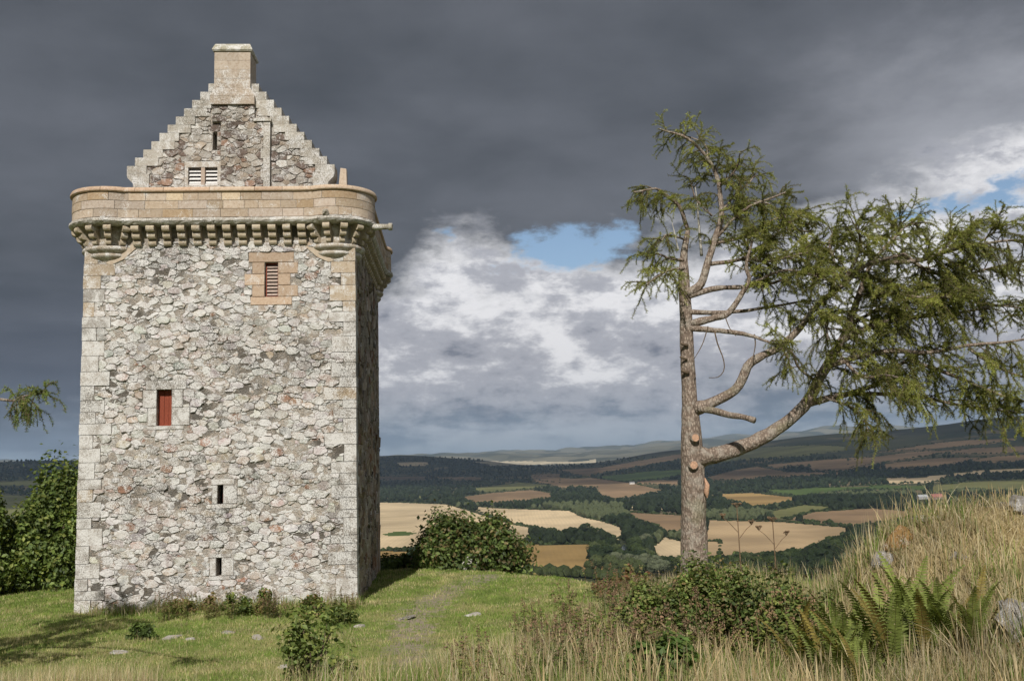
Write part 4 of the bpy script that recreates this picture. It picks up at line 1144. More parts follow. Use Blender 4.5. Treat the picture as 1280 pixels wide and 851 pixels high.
for (a, b_) in ((WG[0] + .02, xm - .08), (xm + .08, WG[1] - .02)):
    for k in range(4):
        z = WG[2] + .06 + (WG[3] - WG[2] - .08) * (k + .4) / 4; b = MB(); hh = .045
        b.add([(a, YG + .05, z - hh), (b_, YG + .05, z - hh), (b_, YG + .16, z + hh), (a, YG + .16, z + hh), (a, YG + .05, z - hh + .035), (b_, YG + .05, z - hh + .035), (b_, YG + .16, z + hh + .03), (a, YG + .16, z + hh + .03)], [(3, 2, 1, 0), (4, 5, 6, 7), (0, 1, 5, 4), (1, 2, 6, 5), (2, 3, 7, 6), (3, 0, 4, 7)])
        b.build('slat', M['white_louvre'], wg)
    b = MB(); b.box(a - .02, b_ + .02, YG + .03, YG + .2, WG[2] + .001, WG[2] + .05); b.build('frame', M['white_louvre'], wg)
# chimney stack
cx0, cx1 = gp(269.3, 90)[0], gp(314.2, 90)[0]; ct = gp(290, 67)[1]; cb = gp(290, 112)[1]; cbb = bz2; fl0, fl1 = gp(264.6, 125)[0], gp(319.5, 125)[0]; DP = .95; y0c = YG - .16
ch = empty('chimney', (0, 0, 0), 0, tower); ch['label'] = 'square sandstone chimney stack on the gable'
zz = np.linspace(cb, ct, 5)
for k in range(4):
    xs_ = [cx0, (cx0 + cx1) / 2 + (.18 if k % 2 else -.14), cx1]
    for a, b_ in zip(xs_, xs_[1:]):
        b = MB(); b.cc = tuple(np.array((.45, .38, .31)) * g0.uniform(.9, 1.1)); b.box(a + .002, b_ - .002, y0c + g0.uniform(0, .004), y0c + DP, zz[k] + .003, zz[k + 1] - .003); b.build('block', M['old_ashlar'] if k < 2 else M['ashlar'], ch)
zm = (cb + cbb) / 2
for z0, z1, t0 in ((cbb, zm, 1), (zm, cb, 0)):
    b = MB(); b.cc = tuple(np.array((.44, .37, .30)) * g0.uniform(.92, 1.08)); a0, a1 = (fl0, fl1)
    u0, u1 = (fl0, fl1) if t0 else (cx0, cx1); e_ = 0 if t0 else .06
    b.add([(a0, y0c - .05, z0 + .003), (a1, y0c - .05, z0 + .003), (a1, y0c + DP + .05, z0 + .003), (a0, y0c + DP + .05, z0 + .003), (u0, y0c - .05 + e_ * .83, z1 - .003), (u1, y0c - .05 + e_ * .83, z1 - .003), (u1, y0c + DP + .05 - e_, z1 - .003), (u0, y0c + DP + .05 - e_, z1 - .003)], [(3, 2, 1, 0), (4, 5, 6, 7), (0, 1, 5, 4), (1, 2, 6, 5), (2, 3, 7, 6), (3, 0, 4, 7)])
    b.build('block', M['old_ashlar'], ch)
b = MB(); b.cc = (.36, .34, .26); e_ = .07; ctt = gp(290, 57.5)[1]
b.add([(cx0 - e_ + .03, y0c - e_ + .03, ct), (cx1 + e_ - .03, y0c - e_ + .03, ct), (cx1 + e_ - .03, y0c + DP + e_, ct), (cx0 - e_ + .03, y0c + DP + e_, ct), (cx0 - e_, y0c - e_, ct + .05), (cx1 + e_, y0c - e_, ct + .05), (cx1 + e_, y0c + DP + e_, ct + .05), (cx0 - e_, y0c + DP + e_, ct + .05), (cx0 + .02, y0c + .02, ctt), (cx1 - .02, y0c + .02, ctt), (cx1 - .02, y0c + DP - .02, ctt), (cx0 + .02, y0c + DP - .02, ctt)],
      [(3, 2, 1, 0), (0, 1, 5, 4), (1, 2, 6, 5), (2, 3, 7, 6), (3, 0, 4, 7), (4, 5, 9, 8), (5, 6, 10, 9), (6, 7, 11, 10), (7, 4, 8, 11), (8, 9, 10, 11)])
b.build('cap', M['old_ashlar'], ch)
# slate roof between the front and the rear gable
zr = stepL[10][1] - .25; ze = stepL[0][1] - .5; xc_ = (stepL[10][0] + stepR[10][0]) / 2; YR = TDp - 1.4
roof = empty('roof', (0, 0, 0), 0, tower)
for s_, xe in ((-1, gx0 + .1), (1, gx1 - .1)):
    nrow = 16
    for k in range(nrow):
        f0, f1 = k / nrow, (k + 1) / nrow; xa, xb = xe + (xc_ - xe) * f0, xe + (xc_ - xe) * f1; za, zb = ze + (zr - ze) * f0, ze + (zr - ze) * f1
        b = MB(); b.cc = (.07, .07, .08); b.add([(xa, YG + .7, za + .05), (xa, YR, za + .05), (xb, YR, zb + .02), (xb, YG + .7, zb + .02), (xa, YG + .7, za - .02), (xa, YR, za - .02), (xb, YR, zb - .05), (xb, YG + .7, zb - .05)], [(0, 1, 2, 3), (7, 6, 5, 4), (0, 4, 5, 1), (1, 5, 6, 2), (2, 6, 7, 3), (3, 7, 4, 0)])
        b.build('slate_course', M['slate'], roof)
b = MB(); b.cc = (.4, .36, .3)
for k in range(11):
    b.box(stepL[k][0], stepR[k][0], YR, YR + .7, stepL[k][1] - rise if k else gz0, stepL[k][1])
b.build('rear_gable', M['old_ashlar'], tower)
b = MB(); b.cc = (.40, .37, .32); b.box(gx0 + .1, gx1 - .1, YG + .72, YR - .02, gz0, ze + .1); b.build('cap_house_wall', M['old_ashlar'], tower)
# pale stone propped on the wall-walk beside the gable foot
a = gp(419, 226); c_ = gp(431, 206); b = MB(); b.cc = (.56, .46, .36)
b.add([(a[0], 1.3, a[1] - .6), (c_[0] + .02, 1.3, a[1] - .6), (c_[0], 1.3, c_[1]), (a[0] + .12, 1.3, c_[1] + .03), (a[0], 1.6, a[1] - .6), (c_[0] + .02, 1.6, a[1] - .6), (c_[0], 1.6, c_[1]), (a[0] + .12, 1.6, c_[1] + .03)], [(0, 1, 2, 3), (7, 6, 5, 4), (1, 0, 4, 5), (2, 1, 5, 6), (3, 2, 6, 7), (0, 3, 7, 4)])
b.build('dormer_stone', M['ashlar'], tower)

# ------------------------------------------------------------------ larches
def at_depth(u, v, y):
    d = pix_dir(u, v); return np.array([0, 0, CAMZ]) + d * (y / d[1])

class Larch:
    def __init__(s, seed):
        s.g = np.random.default_rng(seed); s.wood = Soup(); s.tp = []; s.td = []; s.tl = []; s.tc = []
    def tuft_line(s, P, spacing, size, shade):
        L = np.linalg.norm(np.diff(P, axis=0), axis=1).sum(); n_ = max(2, int(L / spacing))
        tt = np.linspace(0, len(P) - 1.001, n_); k = tt.astype(int); f = (tt - k)[:, None]
        Q = P[k] * (1 - f) + P[k + 1] * f; D_ = P[k + 1] - P[k]
        s.tp.append(Q); s.td.append(D_ / (np.linalg.norm(D_, axis=1)[:, None] + 1e-9)); s.tl.append(np.full(n_, size)); s.tc.append(np.full(n_, shade))
    def curve(s, p0, d0, L, n_, droop, wig):
        P_ = [np.array(p0)]; d = np.array(d0, float); st = L / n_
        for k in range(n_):
            d = d + np.array([0, 0, -droop]) + s.g.normal(0, wig, 3); d /= np.linalg.norm(d); P_.append(P_[-1] + d * st)
        return np.array(P_)
    def dress(s, P, start=0.0, dens=5.5, L2=(.45, 1.15), droop=.16, tw=15, up=.15, size=.052):
        """hang leafy side branches and twigs on a limb"""
        g = s.g; L = np.linalg.norm(np.diff(P, axis=0), axis=1).sum(); n_ = int(L * (1 - start) * dens) + 1
        for _ in range(n_):
            tt = (start + (1 - start) * g.random()) * (len(P) - 1.01); k = int(tt); p0 = P[k] + (P[k + 1] - P[k]) * (tt - k)
            ax = P[k + 1] - P[k]; ax /= np.linalg.norm(ax) + 1e-9
            d = g.normal(size=3); d -= ax * (d @ ax); d /= np.linalg.norm(d) + 1e-9; d = d * .8 + ax * g.uniform(.1, .9) + np.array([0, 0, up])
            d /= np.linalg.norm(d)
            ln = g.uniform(*L2) * (1 - .35 * (tt / len(P)))
            B = s.curve(p0, d, ln, 6, droop * g.uniform(.3, 1.2), .11)
            V, q = tube_arrays(B, np.linspace(.011, .004, 7), 4); s.wood.add(V, q, (.1, .08, .06))
            sh = g.uniform(.5, 1.55)
            s.tuft_line(B[1:], .026, size, sh)
            for _2 in range(int(ln * tw)):
                t2 = g.uniform(.12, .98) * 5.99; k2 = int(t2); p2 = B[k2] + (B[k2 + 1] - B[k2]) * (t2 - k2)
                a2 = B[k2 + 1] - B[k2]; a2 /= np.linalg.norm(a2) + 1e-9; e_ = np.cross(a2, (0, 0, 1)) * g.choice((-1, 1)) + a2 * g.uniform(.3, 1.0) + g.normal(0, .3, 3); e_ /= np.linalg.norm(e_) + 1e-9
                C = s.curve(p2, e_, g.uniform(.12, .42), 4, droop * g.uniform(.5, 2.2), .14)
                V, q = tube_arrays(C, np.linspace(.005, .0025, 5), 3); s.wood.add(V, q, (.12, .09, .06))
                s.tuft_line(C, .021, size * g.uniform(.8, 1.1), sh * g.uniform(.85, 1.15))
        # tip
        s.tuft_line(P[int(len(P) * .8):], .03, size, 1.0)
    def needles(s, per=6, wid=.0052, tint=(.245, .27, .07)):
        g = s.g; Q = np.concatenate(s.tp); D_ = np.concatenate(s.td); Ls = np.concatenate(s.tl); sh = np.concatenate(s.tc); n_ = len(Q)
        Q = np.repeat(Q, per, 0); D_ = np.repeat(D_, per, 0); Ls = np.repeat(Ls, per); sh = np.repeat(sh, per); N_ = len(Q)
        r = g.normal(size=(N_, 3)); r -= D_ * (r * D_).sum(1)[:, None]; r /= np.linalg.norm(r, axis=1)[:, None] + 1e-9
        dr_ = r * .85 + D_ * g.uniform(.1, .8, (N_, 1)); dr_ /= np.linalg.norm(dr_, axis=1)[:, None]
        sd = np.cross(dr_, g.normal(size=(N_, 3))); sd /= np.linalg.norm(sd, axis=1)[:, None] + 1e-9
        ln = (Ls * g.uniform(.6, 1.15, N_))[:, None]
        V = np.stack([Q - sd * wid, Q + sd * wid, Q + dr_ * ln], 1).reshape(-1, 3)
        yel = g.random((N_, 1)) < .10
        c = np.where(yel, np.array((.24, .20, .075)), np.array(tint)) * sh[:, None] * g.uniform(.75, 1.25, (N_, 1))
        print('needles', N_)
        return np_mesh('foliage', V, np.arange(N_ * 3).reshape(-1, 3), M['needle'], np.repeat(c, 3, 0))

def limb_part(parent, name, P, rad, mat, sides=10, rough=.06):
    V, q = tube_arrays(P, rad, sides)
    for k in range(len(V)):
        c = P[k // sides]; V[k] = c + (V[k] - c) * (1 + rough * mnoise.noise(Vector(V[k] * 5)) * 2)
    nP = len(P); caps = [list(range(sides - 1, -1, -1)), list(range((nP - 1) * sides, nP * sides))]
    me = bpy.data.meshes.new(name); me.from_pydata([tuple(v) for v in V], [], [tuple(int(i) for i in f) for f in q] + [tuple(c) for c in caps]); me.update()
    me.polygons.foreach_set('use_smooth', np.ones(len(me.polygons), bool)); me.materials.append(mat)
    return obj(name, me, parent)

YL = 18.8
def LP(pts, y0=0.0, y1=0.0, n=14):
    """limb from photo pixels; depth runs from YL+y0 to YL+y1"""
    k = len(pts); Pq = [at_depth(u, v, YL + y0 + (y1 - y0) * i / max(1, k - 1)) for i, (u, v) in enumerate(pts)]
    return smooth_path(Pq, n)
lar = empty('larch_tree', (0, 0, 0)); base = at_depth(869, 716, YL)
lar.location = (base[0], YL, gz(base[0], YL) - .02)
tag(lar, 'windswept larch with bare trunk and crown blown to one side above the brambles', 'tree')
off = np.array(lar.location)
def local(P): return P - off
LX = Larch(11)
TR = LP([(869, 735), (868, 700), (867, 660), (867, 620), (866, 580), (864, 540), (862, 500), (860, 460), (858, 420), (857, 385), (855, 355), (855, 318), (860, 288)], 0, .1, 40)
px2m = YL / F_PX
rad = np.interp(np.linspace(0, 1, 40), [0, .06, .2, .38, .5, .7, .85, .9, 1], np.array([40, 35, 31, 28, 19, 16.5, 14.5, 10, 6]) / 2 * px2m)
trunk = limb_part(lar, 'trunk', local(TR), rad, M['bark'], 18, .05)
LIMBS = [ # (pixels, depth start, depth end, start width px, end width px, leafy from, density)
 ([(872, 571), (900, 567), (936, 555), (975, 534), (1006, 506), (1022, 478), (1034, 456), (1053, 423), (1068, 385), (1080, 350), (1092, 322)], 0, .4, 21, 5, .55, 7),
 ([(868, 512), (897, 500), (922, 484), (936, 456), (952, 445), (975, 433), (999, 411), (1022, 381), (1053, 357), (1085, 330), (1130, 318)], 0, -.5, 14, 4, .55, 7),
 ([(874, 511), (890, 513), (910, 518), (928, 521), (943, 525)], -.1, -.9, 9, 7, 2, 0),
 ([(862, 410), (897, 413), (936, 419), (964, 429)], 0, -.5, 8, 3, .75, 3),
 ([(861, 390), (897, 391), (936, 388), (975, 382), (1014, 376)], 0, .8, 7, 2, .6, 4),
 ([(864, 405), (890, 398), (909, 392), (928, 366), (936, 349), (932, 330), (940, 300)], 0, -.3, 10, 3, .6, 5),
 ([(861, 370), (897, 360), (936, 357), (967, 353), (990, 340)], 0, .4, 8, 2, .4, 5),
 ([(858, 368), (876, 354), (885, 325), (893, 298), (901, 267), (897, 228), (885, 200), (858, 172), (823, 161)], 0, .2, 12, 2, .3, 9),
 ([(860, 288), (850, 259), (832, 242), (819, 235), (792, 240)], .1, -.4, 6, 2, .1, 9),
 ([(855, 335), (838, 338), (822, 346), (807, 358)], 0, -.6, 4, 1.5, .1, 9),
 ([(855, 325), (838, 324), (820, 318), (803, 322)], 0, .6, 4, 1.5, .15, 8),
 ([(858, 300), (846, 296), (832, 292), (826, 300)], .1, -.5, 3, 1.5, .2, 8),
 ([(895, 298), (915, 275), (936, 259), (967, 247), (991, 236)], .1, -.5, 5, 2, .15, 9),
 ([(900, 267), (918, 245), (936, 228), (946, 214)], .2, .8, 4, 1.5, .15, 9),
 ([(898, 235), (920, 212), (925, 190)], .2, -.5, 3, 1.5, .1, 8),
 ([(886, 203), (880, 180), (850, 168)], .2, .5, 3, 1.5, .2, 8),
 ([(889, 330), (915, 326), (936, 320), (960, 300), (985, 286), (1014, 290)], .1, .9, 6, 2, .25, 8),
 ([(893, 305), (930, 296), (965, 275), (1000, 262)], .1, 1.1, 5, 2, .2, 8),
 ([(930, 322), (960, 326), (990, 318), (1015, 312)], .3, -.9, 4, 2, .1, 8),
 ([(936, 357), (975, 338), (1005, 340), (1026, 346)], .1, -.9, 4, 2, .2, 7),
 ([(905, 262), (945, 250), (975, 262), (990, 280)], .2, .3, 4, 2, .2, 8),
 ([(890, 270), (870, 250), (862, 225)], .2, .4, 3, 1.5, .1, 8),
 ([(1040, 365), (1042, 330), (1035, 305), (1042, 288)], -.4, .6, 5, 2, .15, 10),
 ([(1053, 357), (1072, 320), (1075, 300), (1070, 284)], -.4, -1.2, 5, 2, .1, 10),
 ([(1085, 332), (1105, 310), (1120, 295), (1135, 283), (1160, 279)], -.3, .5, 5, 2, .1, 10),
 ([(1100, 328), (1150, 325), (1190, 312), (1220, 306), (1260, 300), (1290, 302)], -.4, -1.2, 6, 2, .1, 9),
 ([(1128, 318), (1165, 340), (1200, 344), (1240, 335), (1285, 325)], -.5, .7, 6, 2, .1, 8),
 ([(1050, 428), (1080, 412), (1120, 400), (1160, 396), (1200, 392), (1250, 383), (1300, 392)], .3, 1.0, 8, 2, .15, 9),
 ([(1034, 458), (1070, 446), (1110, 438), (1160, 440), (1210, 432), (1260, 428), (1310, 420)], .2, -1.3, 8, 2, .15, 7),
 ([(1006, 506), (1034, 498), (1060, 492), (1100, 478), (1130, 452), (1155, 440)], .3, 1.2, 10, 3, .25, 8),
 ([(1060, 492), (1110, 492), (1150, 496), (1200, 506), (1250, 512), (1300, 518)], .8, -.4, 6, 2, .1, 6),
 ([(1034, 498), (1062, 508), (1080, 520), (1086, 540)], .4, .0, 4, 1.5, .2, 9),
 ([(1135, 450), (1180, 466), (1220, 482), (1260, 498), (1300, 506)], .9, .2, 6, 2, .1, 7),
 ([(1120, 400), (1145, 360), (1175, 358), (1215, 372)], .5, 1.5, 5, 2, .1, 8),
 ([(1075, 370), (1110, 366), (1150, 372), (1190, 372)], .3, -1.2, 5, 2, .05, 9),
 ([(1062, 405), (1095, 385), (1120, 350)], .3, 1.4, 5, 2, .05, 9),
 ([(1045, 440), (1075, 470), (1110, 470), (1140, 478)], .2, -.9, 5, 2, .1, 8),
 ([(1160, 330), (1190, 300), (1200, 288)], -.6, -.9, 3, 1.5, .05, 9),
 ([(1215, 310), (1240, 292), (1248, 284)], -.8, -.9, 3, 1.5, .05, 8),
 ([(1210, 435), (1240, 455), (1275, 470), (1300, 470)], -.6, -1, 4, 2, .1, 7),
 ([(1020, 385), (1030, 402), (1036, 425)], -.3, -1, 4, 2, .1, 8),
 ([(1022, 478), (1000, 460), (990, 440), (975, 450)], .3, -.5, 4, 2, .1, 5),
]
for k, (pts, y0, y1, w0, w1, lf, dn) in enumerate(LIMBS):
    Pq = LP(pts, y0, y1, 6 + 3 * len(pts)); n_ = len(Pq)
    if k > 2: Pq[1:-1] += np.cumsum(LX.g.normal(0, .006, (n_ - 2, 3)), 0) * .6
    rr_ = np.linspace(w0, w1, n_) / 2 * px2m
    if k < 2: rr_[0:2] *= 1.25
    limb_part(lar, 'limb' if k != 2 else 'broken_limb', local(Pq), rr_, M['bark'], 12 if w0 > 7 else 7, .10 if w0 > 7 else .05)
    hi = min(p_[1] for p_ in pts) < 262 or max(p_[0] for p_ in pts) < 880; low_b = pts[-1][1] > 420
    if lf < 1: LX.dress(local(Pq), lf, dn * (1.25 if hi else 1.7), L2=(.28, .72) if hi else (.4, 1.1), droop=.2 if low_b else .15, up=.05 if low_b else .0 if hi else .18)
# pale dead spikes and thin dead twigs
for pts, y, w0 in (([(877, 320), (874, 285), (871, 250), (869, 233)], .3, 4), ([(848, 313), (844, 295), (840, 278)], -.2, 2.5)):
    Pq = LP(pts, y, y, 10); limb_part(lar, 'dead_spike', local(Pq), np.linspace(w0, .8, 10) / 2 * px2m, M['dead_wood'], 6)
for pts, w0 in (([(893, 413), (897, 430), (904, 448), (905, 462), (898, 471), (886, 472)], 2), ([(885, 408), (878, 430), (868, 448)], 1.6), ([(943, 418), (944, 432), (940, 452)], 2.2), ([(975, 432), (984, 446), (990, 455)], 2), ([(905, 392), (912, 410), (920, 420)], 1.5)):
    Pq = LP(pts, -.3, -.5, 12); limb_part(lar, 'dead_twig', local(Pq), np.linspace(w0, .8, 12) / 2 * px2m, M['twig'], 5)
for (u, v, w) in ((855, 432, 4), (856, 466, 5), (854, 449, 3)):
    Pq = LP([(u + 5, v), (u - 2, v - 2), (u - 4, v - 3)], -.1, -.15, 5); limb_part(lar, 'knot', local(Pq), np.array([w, w, w * .8, w * .7, w * .4]) / 2 * px2m, M['twig'], 7)
# pale sawn ends of removed branches and one torn scar
for (u, v, r_) in ((869, 547, 4.6), (867, 581, 4.8)):
    c = at_depth(u, v, YL - .235); d = np.array([.12, -1, .05]); d /= np.linalg.norm(d)
    V, q = tube_arrays([c - d * .06, c + d * .015, c + d * .022], [r_ * 1.25 * px2m, r_ * 1.2 * px2m, r_ * 1.0 * px2m], 14)
    ob = obj('cut_stub', np_mesh('cut_stub', local(V), q, M['bark'], None, True), lar)
    a_ = np.cross(d, (0, 0, 1)); a_ /= np.linalg.norm(a_); b_ = np.cross(d, a_); th = np.arange(14) / 14 * 6.283
    ring = c + d * .023 + (r_ * .98 * px2m) * (np.cos(th)[:, None] * a_ + np.sin(th)[:, None] * b_)
    me = np_mesh('cut_face', np.vstack([local(ring), local(c + d * .026)[None]]), np.array([[k, (k + 1) % 14, 14] for k in range(14)]), M['cut_wood']); obj('cut_face', me, lar)
Pq = np.array([at_depth(881, 597, YL - .16), at_depth(884, 606, YL - .18), at_depth(883, 615, YL - .18), at_depth(884, 622, YL - .16)]); V, q = tube_arrays(Pq, [.01, .045, .05, .012], 8); obj('torn_scar', np_mesh('torn_scar', local(V), q, M['cut_wood'], None, True), lar)
crown = empty('crown', (0, 0, 0), 0, lar)
tag(obj('foliage', LX.needles(), crown), kind='stuff')
tag(obj('twigs', LX.wood.mesh('twigs', M['twig']), crown), kind='stuff')

# a second larch stands left of the view; one long bough reaches in and its shade lies on the turf
l2 = empty('larch_tree', (-12.8, 18.3, gz(-12.8, 18.3) - .05))
tag(l2, 'larch beside the shaded lawn, one drooping green bough reaching towards the tower', 'tree')
L2 = Larch(12); o2 = np.array(l2.location)
TR2 = smooth_path(np.array([(-12.8, 18.3, o2[2]), (-12.75, 18.3, 3), (-12.9, 18.4, 6), (-12.8, 18.4, 9.5)]), 20)
limb_part(l2, 'trunk', TR2 - o2, np.linspace(.26, .05, 20), M['bark'], 14)
def B2(pts): return smooth_path(np.array(pts, float), 6 + 4 * len(pts))
tip = at_depth(26, 496, 16.0); t2_ = at_depth(58, 490, 15.6); t3_ = at_depth(8, 500, 16.2)
boughs = [[(-12.8, 18.3, 5.0), (-11.2, 17.6, 5.5), (-10, 17, 5.6), tuple(t3_), tuple(tip), tuple(t2_)]]
for k in range(13):
    h = 3.8 + k * .46; a = k * 2.4; r_ = (2.6 - k * .12)
    boughs.append([(-12.8, 18.3, h), (-12.8 + r_ * .5 * math.cos(a), 18.3 + r_ * .5 * math.sin(a), h + .25), (-12.8 + r_ * math.cos(a), 18.3 + r_ * math.sin(a), h + .1)])
for k, bpts in enumerate(boughs):
    Pq = B2(bpts) - o2; limb_part(l2, 'limb', Pq, np.linspace(.06 if k else .05, .008, len(Pq)), M['bark'], 7)
    if k: L2.dress(Pq, .1, 9, droop=.15, size=.075)
    else: L2.dress(Pq, .64, 9, L2=(.22, .55), droop=.28, up=-.12, size=.052)
crown2 = empty('crown', (0, 0, 0), 0, l2)
tag(obj('foliage', L2.needles(5, .006, (.16, .21, .055)), crown2), kind='stuff'); tag(obj('twigs', L2.wood.mesh('twigs', M['twig']), crown2), kind='stuff')

# ------------------------------------------------------------------ shrubs and broadleaved plants
def leaf_mesh(Q, N_, size, colr, g, length=1.6):
    """folded leaf blades: centre Q, facing N_, half-width size"""
    n_ = len(Q); t1 = np.cross(N_, g.normal(size=(n_, 3))); t1 /= np.linalg.norm(t1, axis=1)[:, None] + 1e-9; t2 = np.cross(N_, t1)
    s_ = size[:, None]
    a = Q - t2 * s_ * length; b = Q + t1 * s_ + N_ * s_ * .25; c = Q + t2 * s_ * length; d = Q - t1 * s_ + N_ * s_ * .25
    V = np.stack([a, b, c, d], 1).reshape(-1, 3); k = np.arange(n_)[:, None] * 4
    F_ = np.concatenate([k + np.array([[0, 1, 2]]), k + np.array([[0, 2, 3]])])
    return V, F_, np.repeat(colr, 4, 0)

def shrub(name, loc, rx, ry, h, n_leaf, leaf, tints, seed, label, cat, group=None, lobes=14, stem_mat='twig', base_gap=.05, flat=.5, seeds=None, upright=.0):
    g = np.random.default_rng(seed); e = empty(name, loc); tag(e, label, cat, group)
    # lobes spread over an uneven dome
    C, Rd = [], []
    for k in range(lobes):
        a = g.uniform(0, 6.283); q = math.sqrt(g.random()); z = h * g.uniform(base_gap + .1, .82) * (1 - .45 * q ** 2)
        C.append((rx * q * .82 * math.cos(a), ry * q * .82 * math.sin(a), z)); Rd.append(g.uniform(.2, .38))
    C = np.array(C); Rd = np.array(Rd); k = g.integers(0, lobes, n_leaf)
    d = g.normal(size=(n_leaf, 3)); d /= np.linalg.norm(d, axis=1)[:, None]
    rr_ = g.random(n_leaf) ** .45 * (1 + .5 * (g.random(n_leaf) < .06))
    Q = C[k] + d * (rr_ * Rd[k])[:, None] * np.array([rx, ry, h * .75]) * 1.05
    ok = Q[:, 2] > h * base_gap; Q = Q[ok]; d = d[ok]; k = k[ok]
    N_ = d * (1 - flat) + np.array([0, 0, flat]) + g.normal(0, .45, d.shape); N_ /= np.linalg.norm(N_, axis=1)[:, None]
    T = np.array(tints)[g.integers(0, len(tints), len(Q))] * g.uniform(.7, 1.3, (len(Q), 1)) * (.75 + .5 * (k % 5) / 4)[:, None]
    V, F_, Cc = leaf_mesh(Q, N_, leaf * g.uniform(.6, 1.25, len(Q)), T, g)
    fo = obj('foliage', np_mesh('foliage', V, F_, M['leaf'], Cc), e); tag(fo, kind='stuff')
    s = Soup()
    for c in C:
        B = smooth_path(np.array([(c[0] * .12, c[1] * .12, -.05), (c[0] * .5 + g.normal(0, .05), c[1] * .5, c[2] * .55), c * .98]), 7)
        V, q = tube_arrays(B, np.linspace(.018, .006, 7) * max(.5, h / 1.4), 5); s.add(V, q, (.1, .07, .05))
    obj('stems', s.mesh('stems', M[stem_mat]), e)
    return e
DKG, MDG, YLG, OLV, BRN = (.075, .115, .032), (.115, .165, .042), (.21, .24, .065), (.17, .175, .06), (.26, .185, .095)
def px_x(u, y): return y * (u - 640) / F_PX * 1.0
x_ = px_x(580, 40.5)
e = shrub('sycamore_bush', (x_, 40.5, gz(x_, 40.5) - .2), 2.55, 1.9, 3.35, 19000, .058, [DKG, MDG, (.09, .13, .036), (.15, .20, .055), (.20, .16, .07)], 71, 'wide dark-green bush with reddish leaf tips at the back edge of the lawn', 'bush', lobes=64, flat=.35)
s = Soup()
for k in range(6):
    a_ = random.uniform(-.35, .3); B = smooth_path(np.array([(a_, -1.1, .1), (a_ + random.uniform(-.2, .2), -1.45, .6), (a_ + random.uniform(-.5, .5), -1.1, 1.3)]), 6); V, q = tube_arrays(B, np.linspace(.05, .02, 6), 6); s.add(V, q, (.3, .25, .2))
obj('pale_stems', s.mesh('pale_stems', M['dead_wood']), e)
x_ = px_x(489, 40.3); shrub('low_shrub', (x_, 40.6, gz(x_, 40.6) - .1), 1.1, .8, .95, 2200, .06, [DKG, MDG], 72, 'low dark shrub between the tower side wall and the wide bush', 'shrub', lobes=12)
for k, (x_, y_, rx, h, lab) in enumerate(((-17.0, 38.0, 2.1, 5.3, 'tall leafy tree close against the hidden side of the tower'), (-19.6, 36.6, 2.4, 4.3, 'broad leafy tree sloping down beside the taller tree behind the tower'), (-22.6, 37, 2.6, 3.7, 'low spreading leafy tree at the outer end of the thicket beside the tower'))):
    shrub('ash_tree', (x_, y_, gz(x_, y_) - .1), rx, 1.9, h, 24000, .06, [DKG, MDG, (.16, .215, .06), (.16, .215, .06), YLG], 80 + k, lab, 'tree', lobes=40, flat=.35, base_gap=.02)
# bramble thicket in front of the larch foot
for k, (u, y_, rx, h, n_) in enumerate(((835, 10.8, .60, 1.08, 4800), (900, 10.5, .66, 1.15, 5200), (968, 10.4, .56, 1.0, 4000), (795, 12.0, .55, .95, 2800), (868, 12.6, .6, 1.25, 3400))):
    x_ = px_x(u, y_); lab = ['rounded bramble bush below the larch trunk, in front of it', 'largest bramble bush, beside the larch trunk, with dark leaves and brown heads', 'bramble bush nearest the ferns', 'small bramble bush at the edge of the lawn slope', 'bramble bush around the foot of the larch'][k]
    e = shrub('bramble_bush', (x_, y_, gz(x_, y_) - .04), rx, rx * .8, h, int(n_ * 1.9), .0165, [DKG, MDG, MDG, OLV, (.19, .235, .07), (.21, .25, .075), (.21, .25, .075), MDG, BRN], 90 + k, lab, 'bush', 'bramble bushes below the larch', lobes=18)
x_ = px_x(808, 8.0); shrub('nettle_clump', (x_, 8.0, gz(x_, 8.0) - .02), .42, .34, .66, 2600, .022, [DKG, (.09, .15, .04), MDG, MDG], 96, 'dark glossy nettle clump in the dry grass below the brambles', 'plant', lobes=14, flat=.6)
x_ = px_x(722, 13.0); shrub('nettle_clump', (x_, 14.0, gz(x_, 14.0) - .02), .5, .4, .6, 1500, .03, [OLV, MDG, YLG], 97, 'pale yellow-green weed clump on the slope below the lawn edge', 'plant', lobes=12, flat=.5)
x_ = px_x(390, 14.0); shrub('willow_sapling', (x_, 14.0, gz(x_, 14.0) - .03), .68, .5, 1.38, 1500, .030, [MDG, YLG, (.16, .215, .06), (.16, .20, .06)], 98, 'leafy willow sapling standing alone in the grass in front of the tower', 'sapling', lobes=26, flat=.5)
for k, (u, y_, rx, h, n_, tt, lab) in enumerate(((293, 28.3, .42, .72, 500, (MDG, YLG), 'bright green dock plant against the tower base'), (178, 25.0, .38, .45, 420, (DKG, MDG), 'dark green dock plant alone in the turf left of the flat stones'), (228, 29.0, .5, .55, 450, (OLV, BRN, MDG), 'straggly brown-green weed at the tower base below the slit window'),
      (330, 28.7, .55, .75, 550, (OLV, BRN, MDG), 'brownish weed clump beside the bright dock at the tower wall'), (400, 28.0, .7, .75, 800, (YLG, BRN, MDG), 'yellow-green weed clump at the tower corner wall'), (430, 26.5, .6, .65, 600, (YLG, MDG), 'leafy weed clump just off the tower corner'), (262, 28.9, .3, .6, 260, (BRN, OLV), 'thin brown weed stalks against the tower wall'))):
    x_ = px_x(u, y_); shrub('wall_weed', (x_, y_, gz(x_, y_) - .02), rx * 1.2, .3, h, int(n_ * 1.8), .034, tt, 100 + k, lab, 'plant', 'weeds along the tower foot', lobes=9, flat=.5)
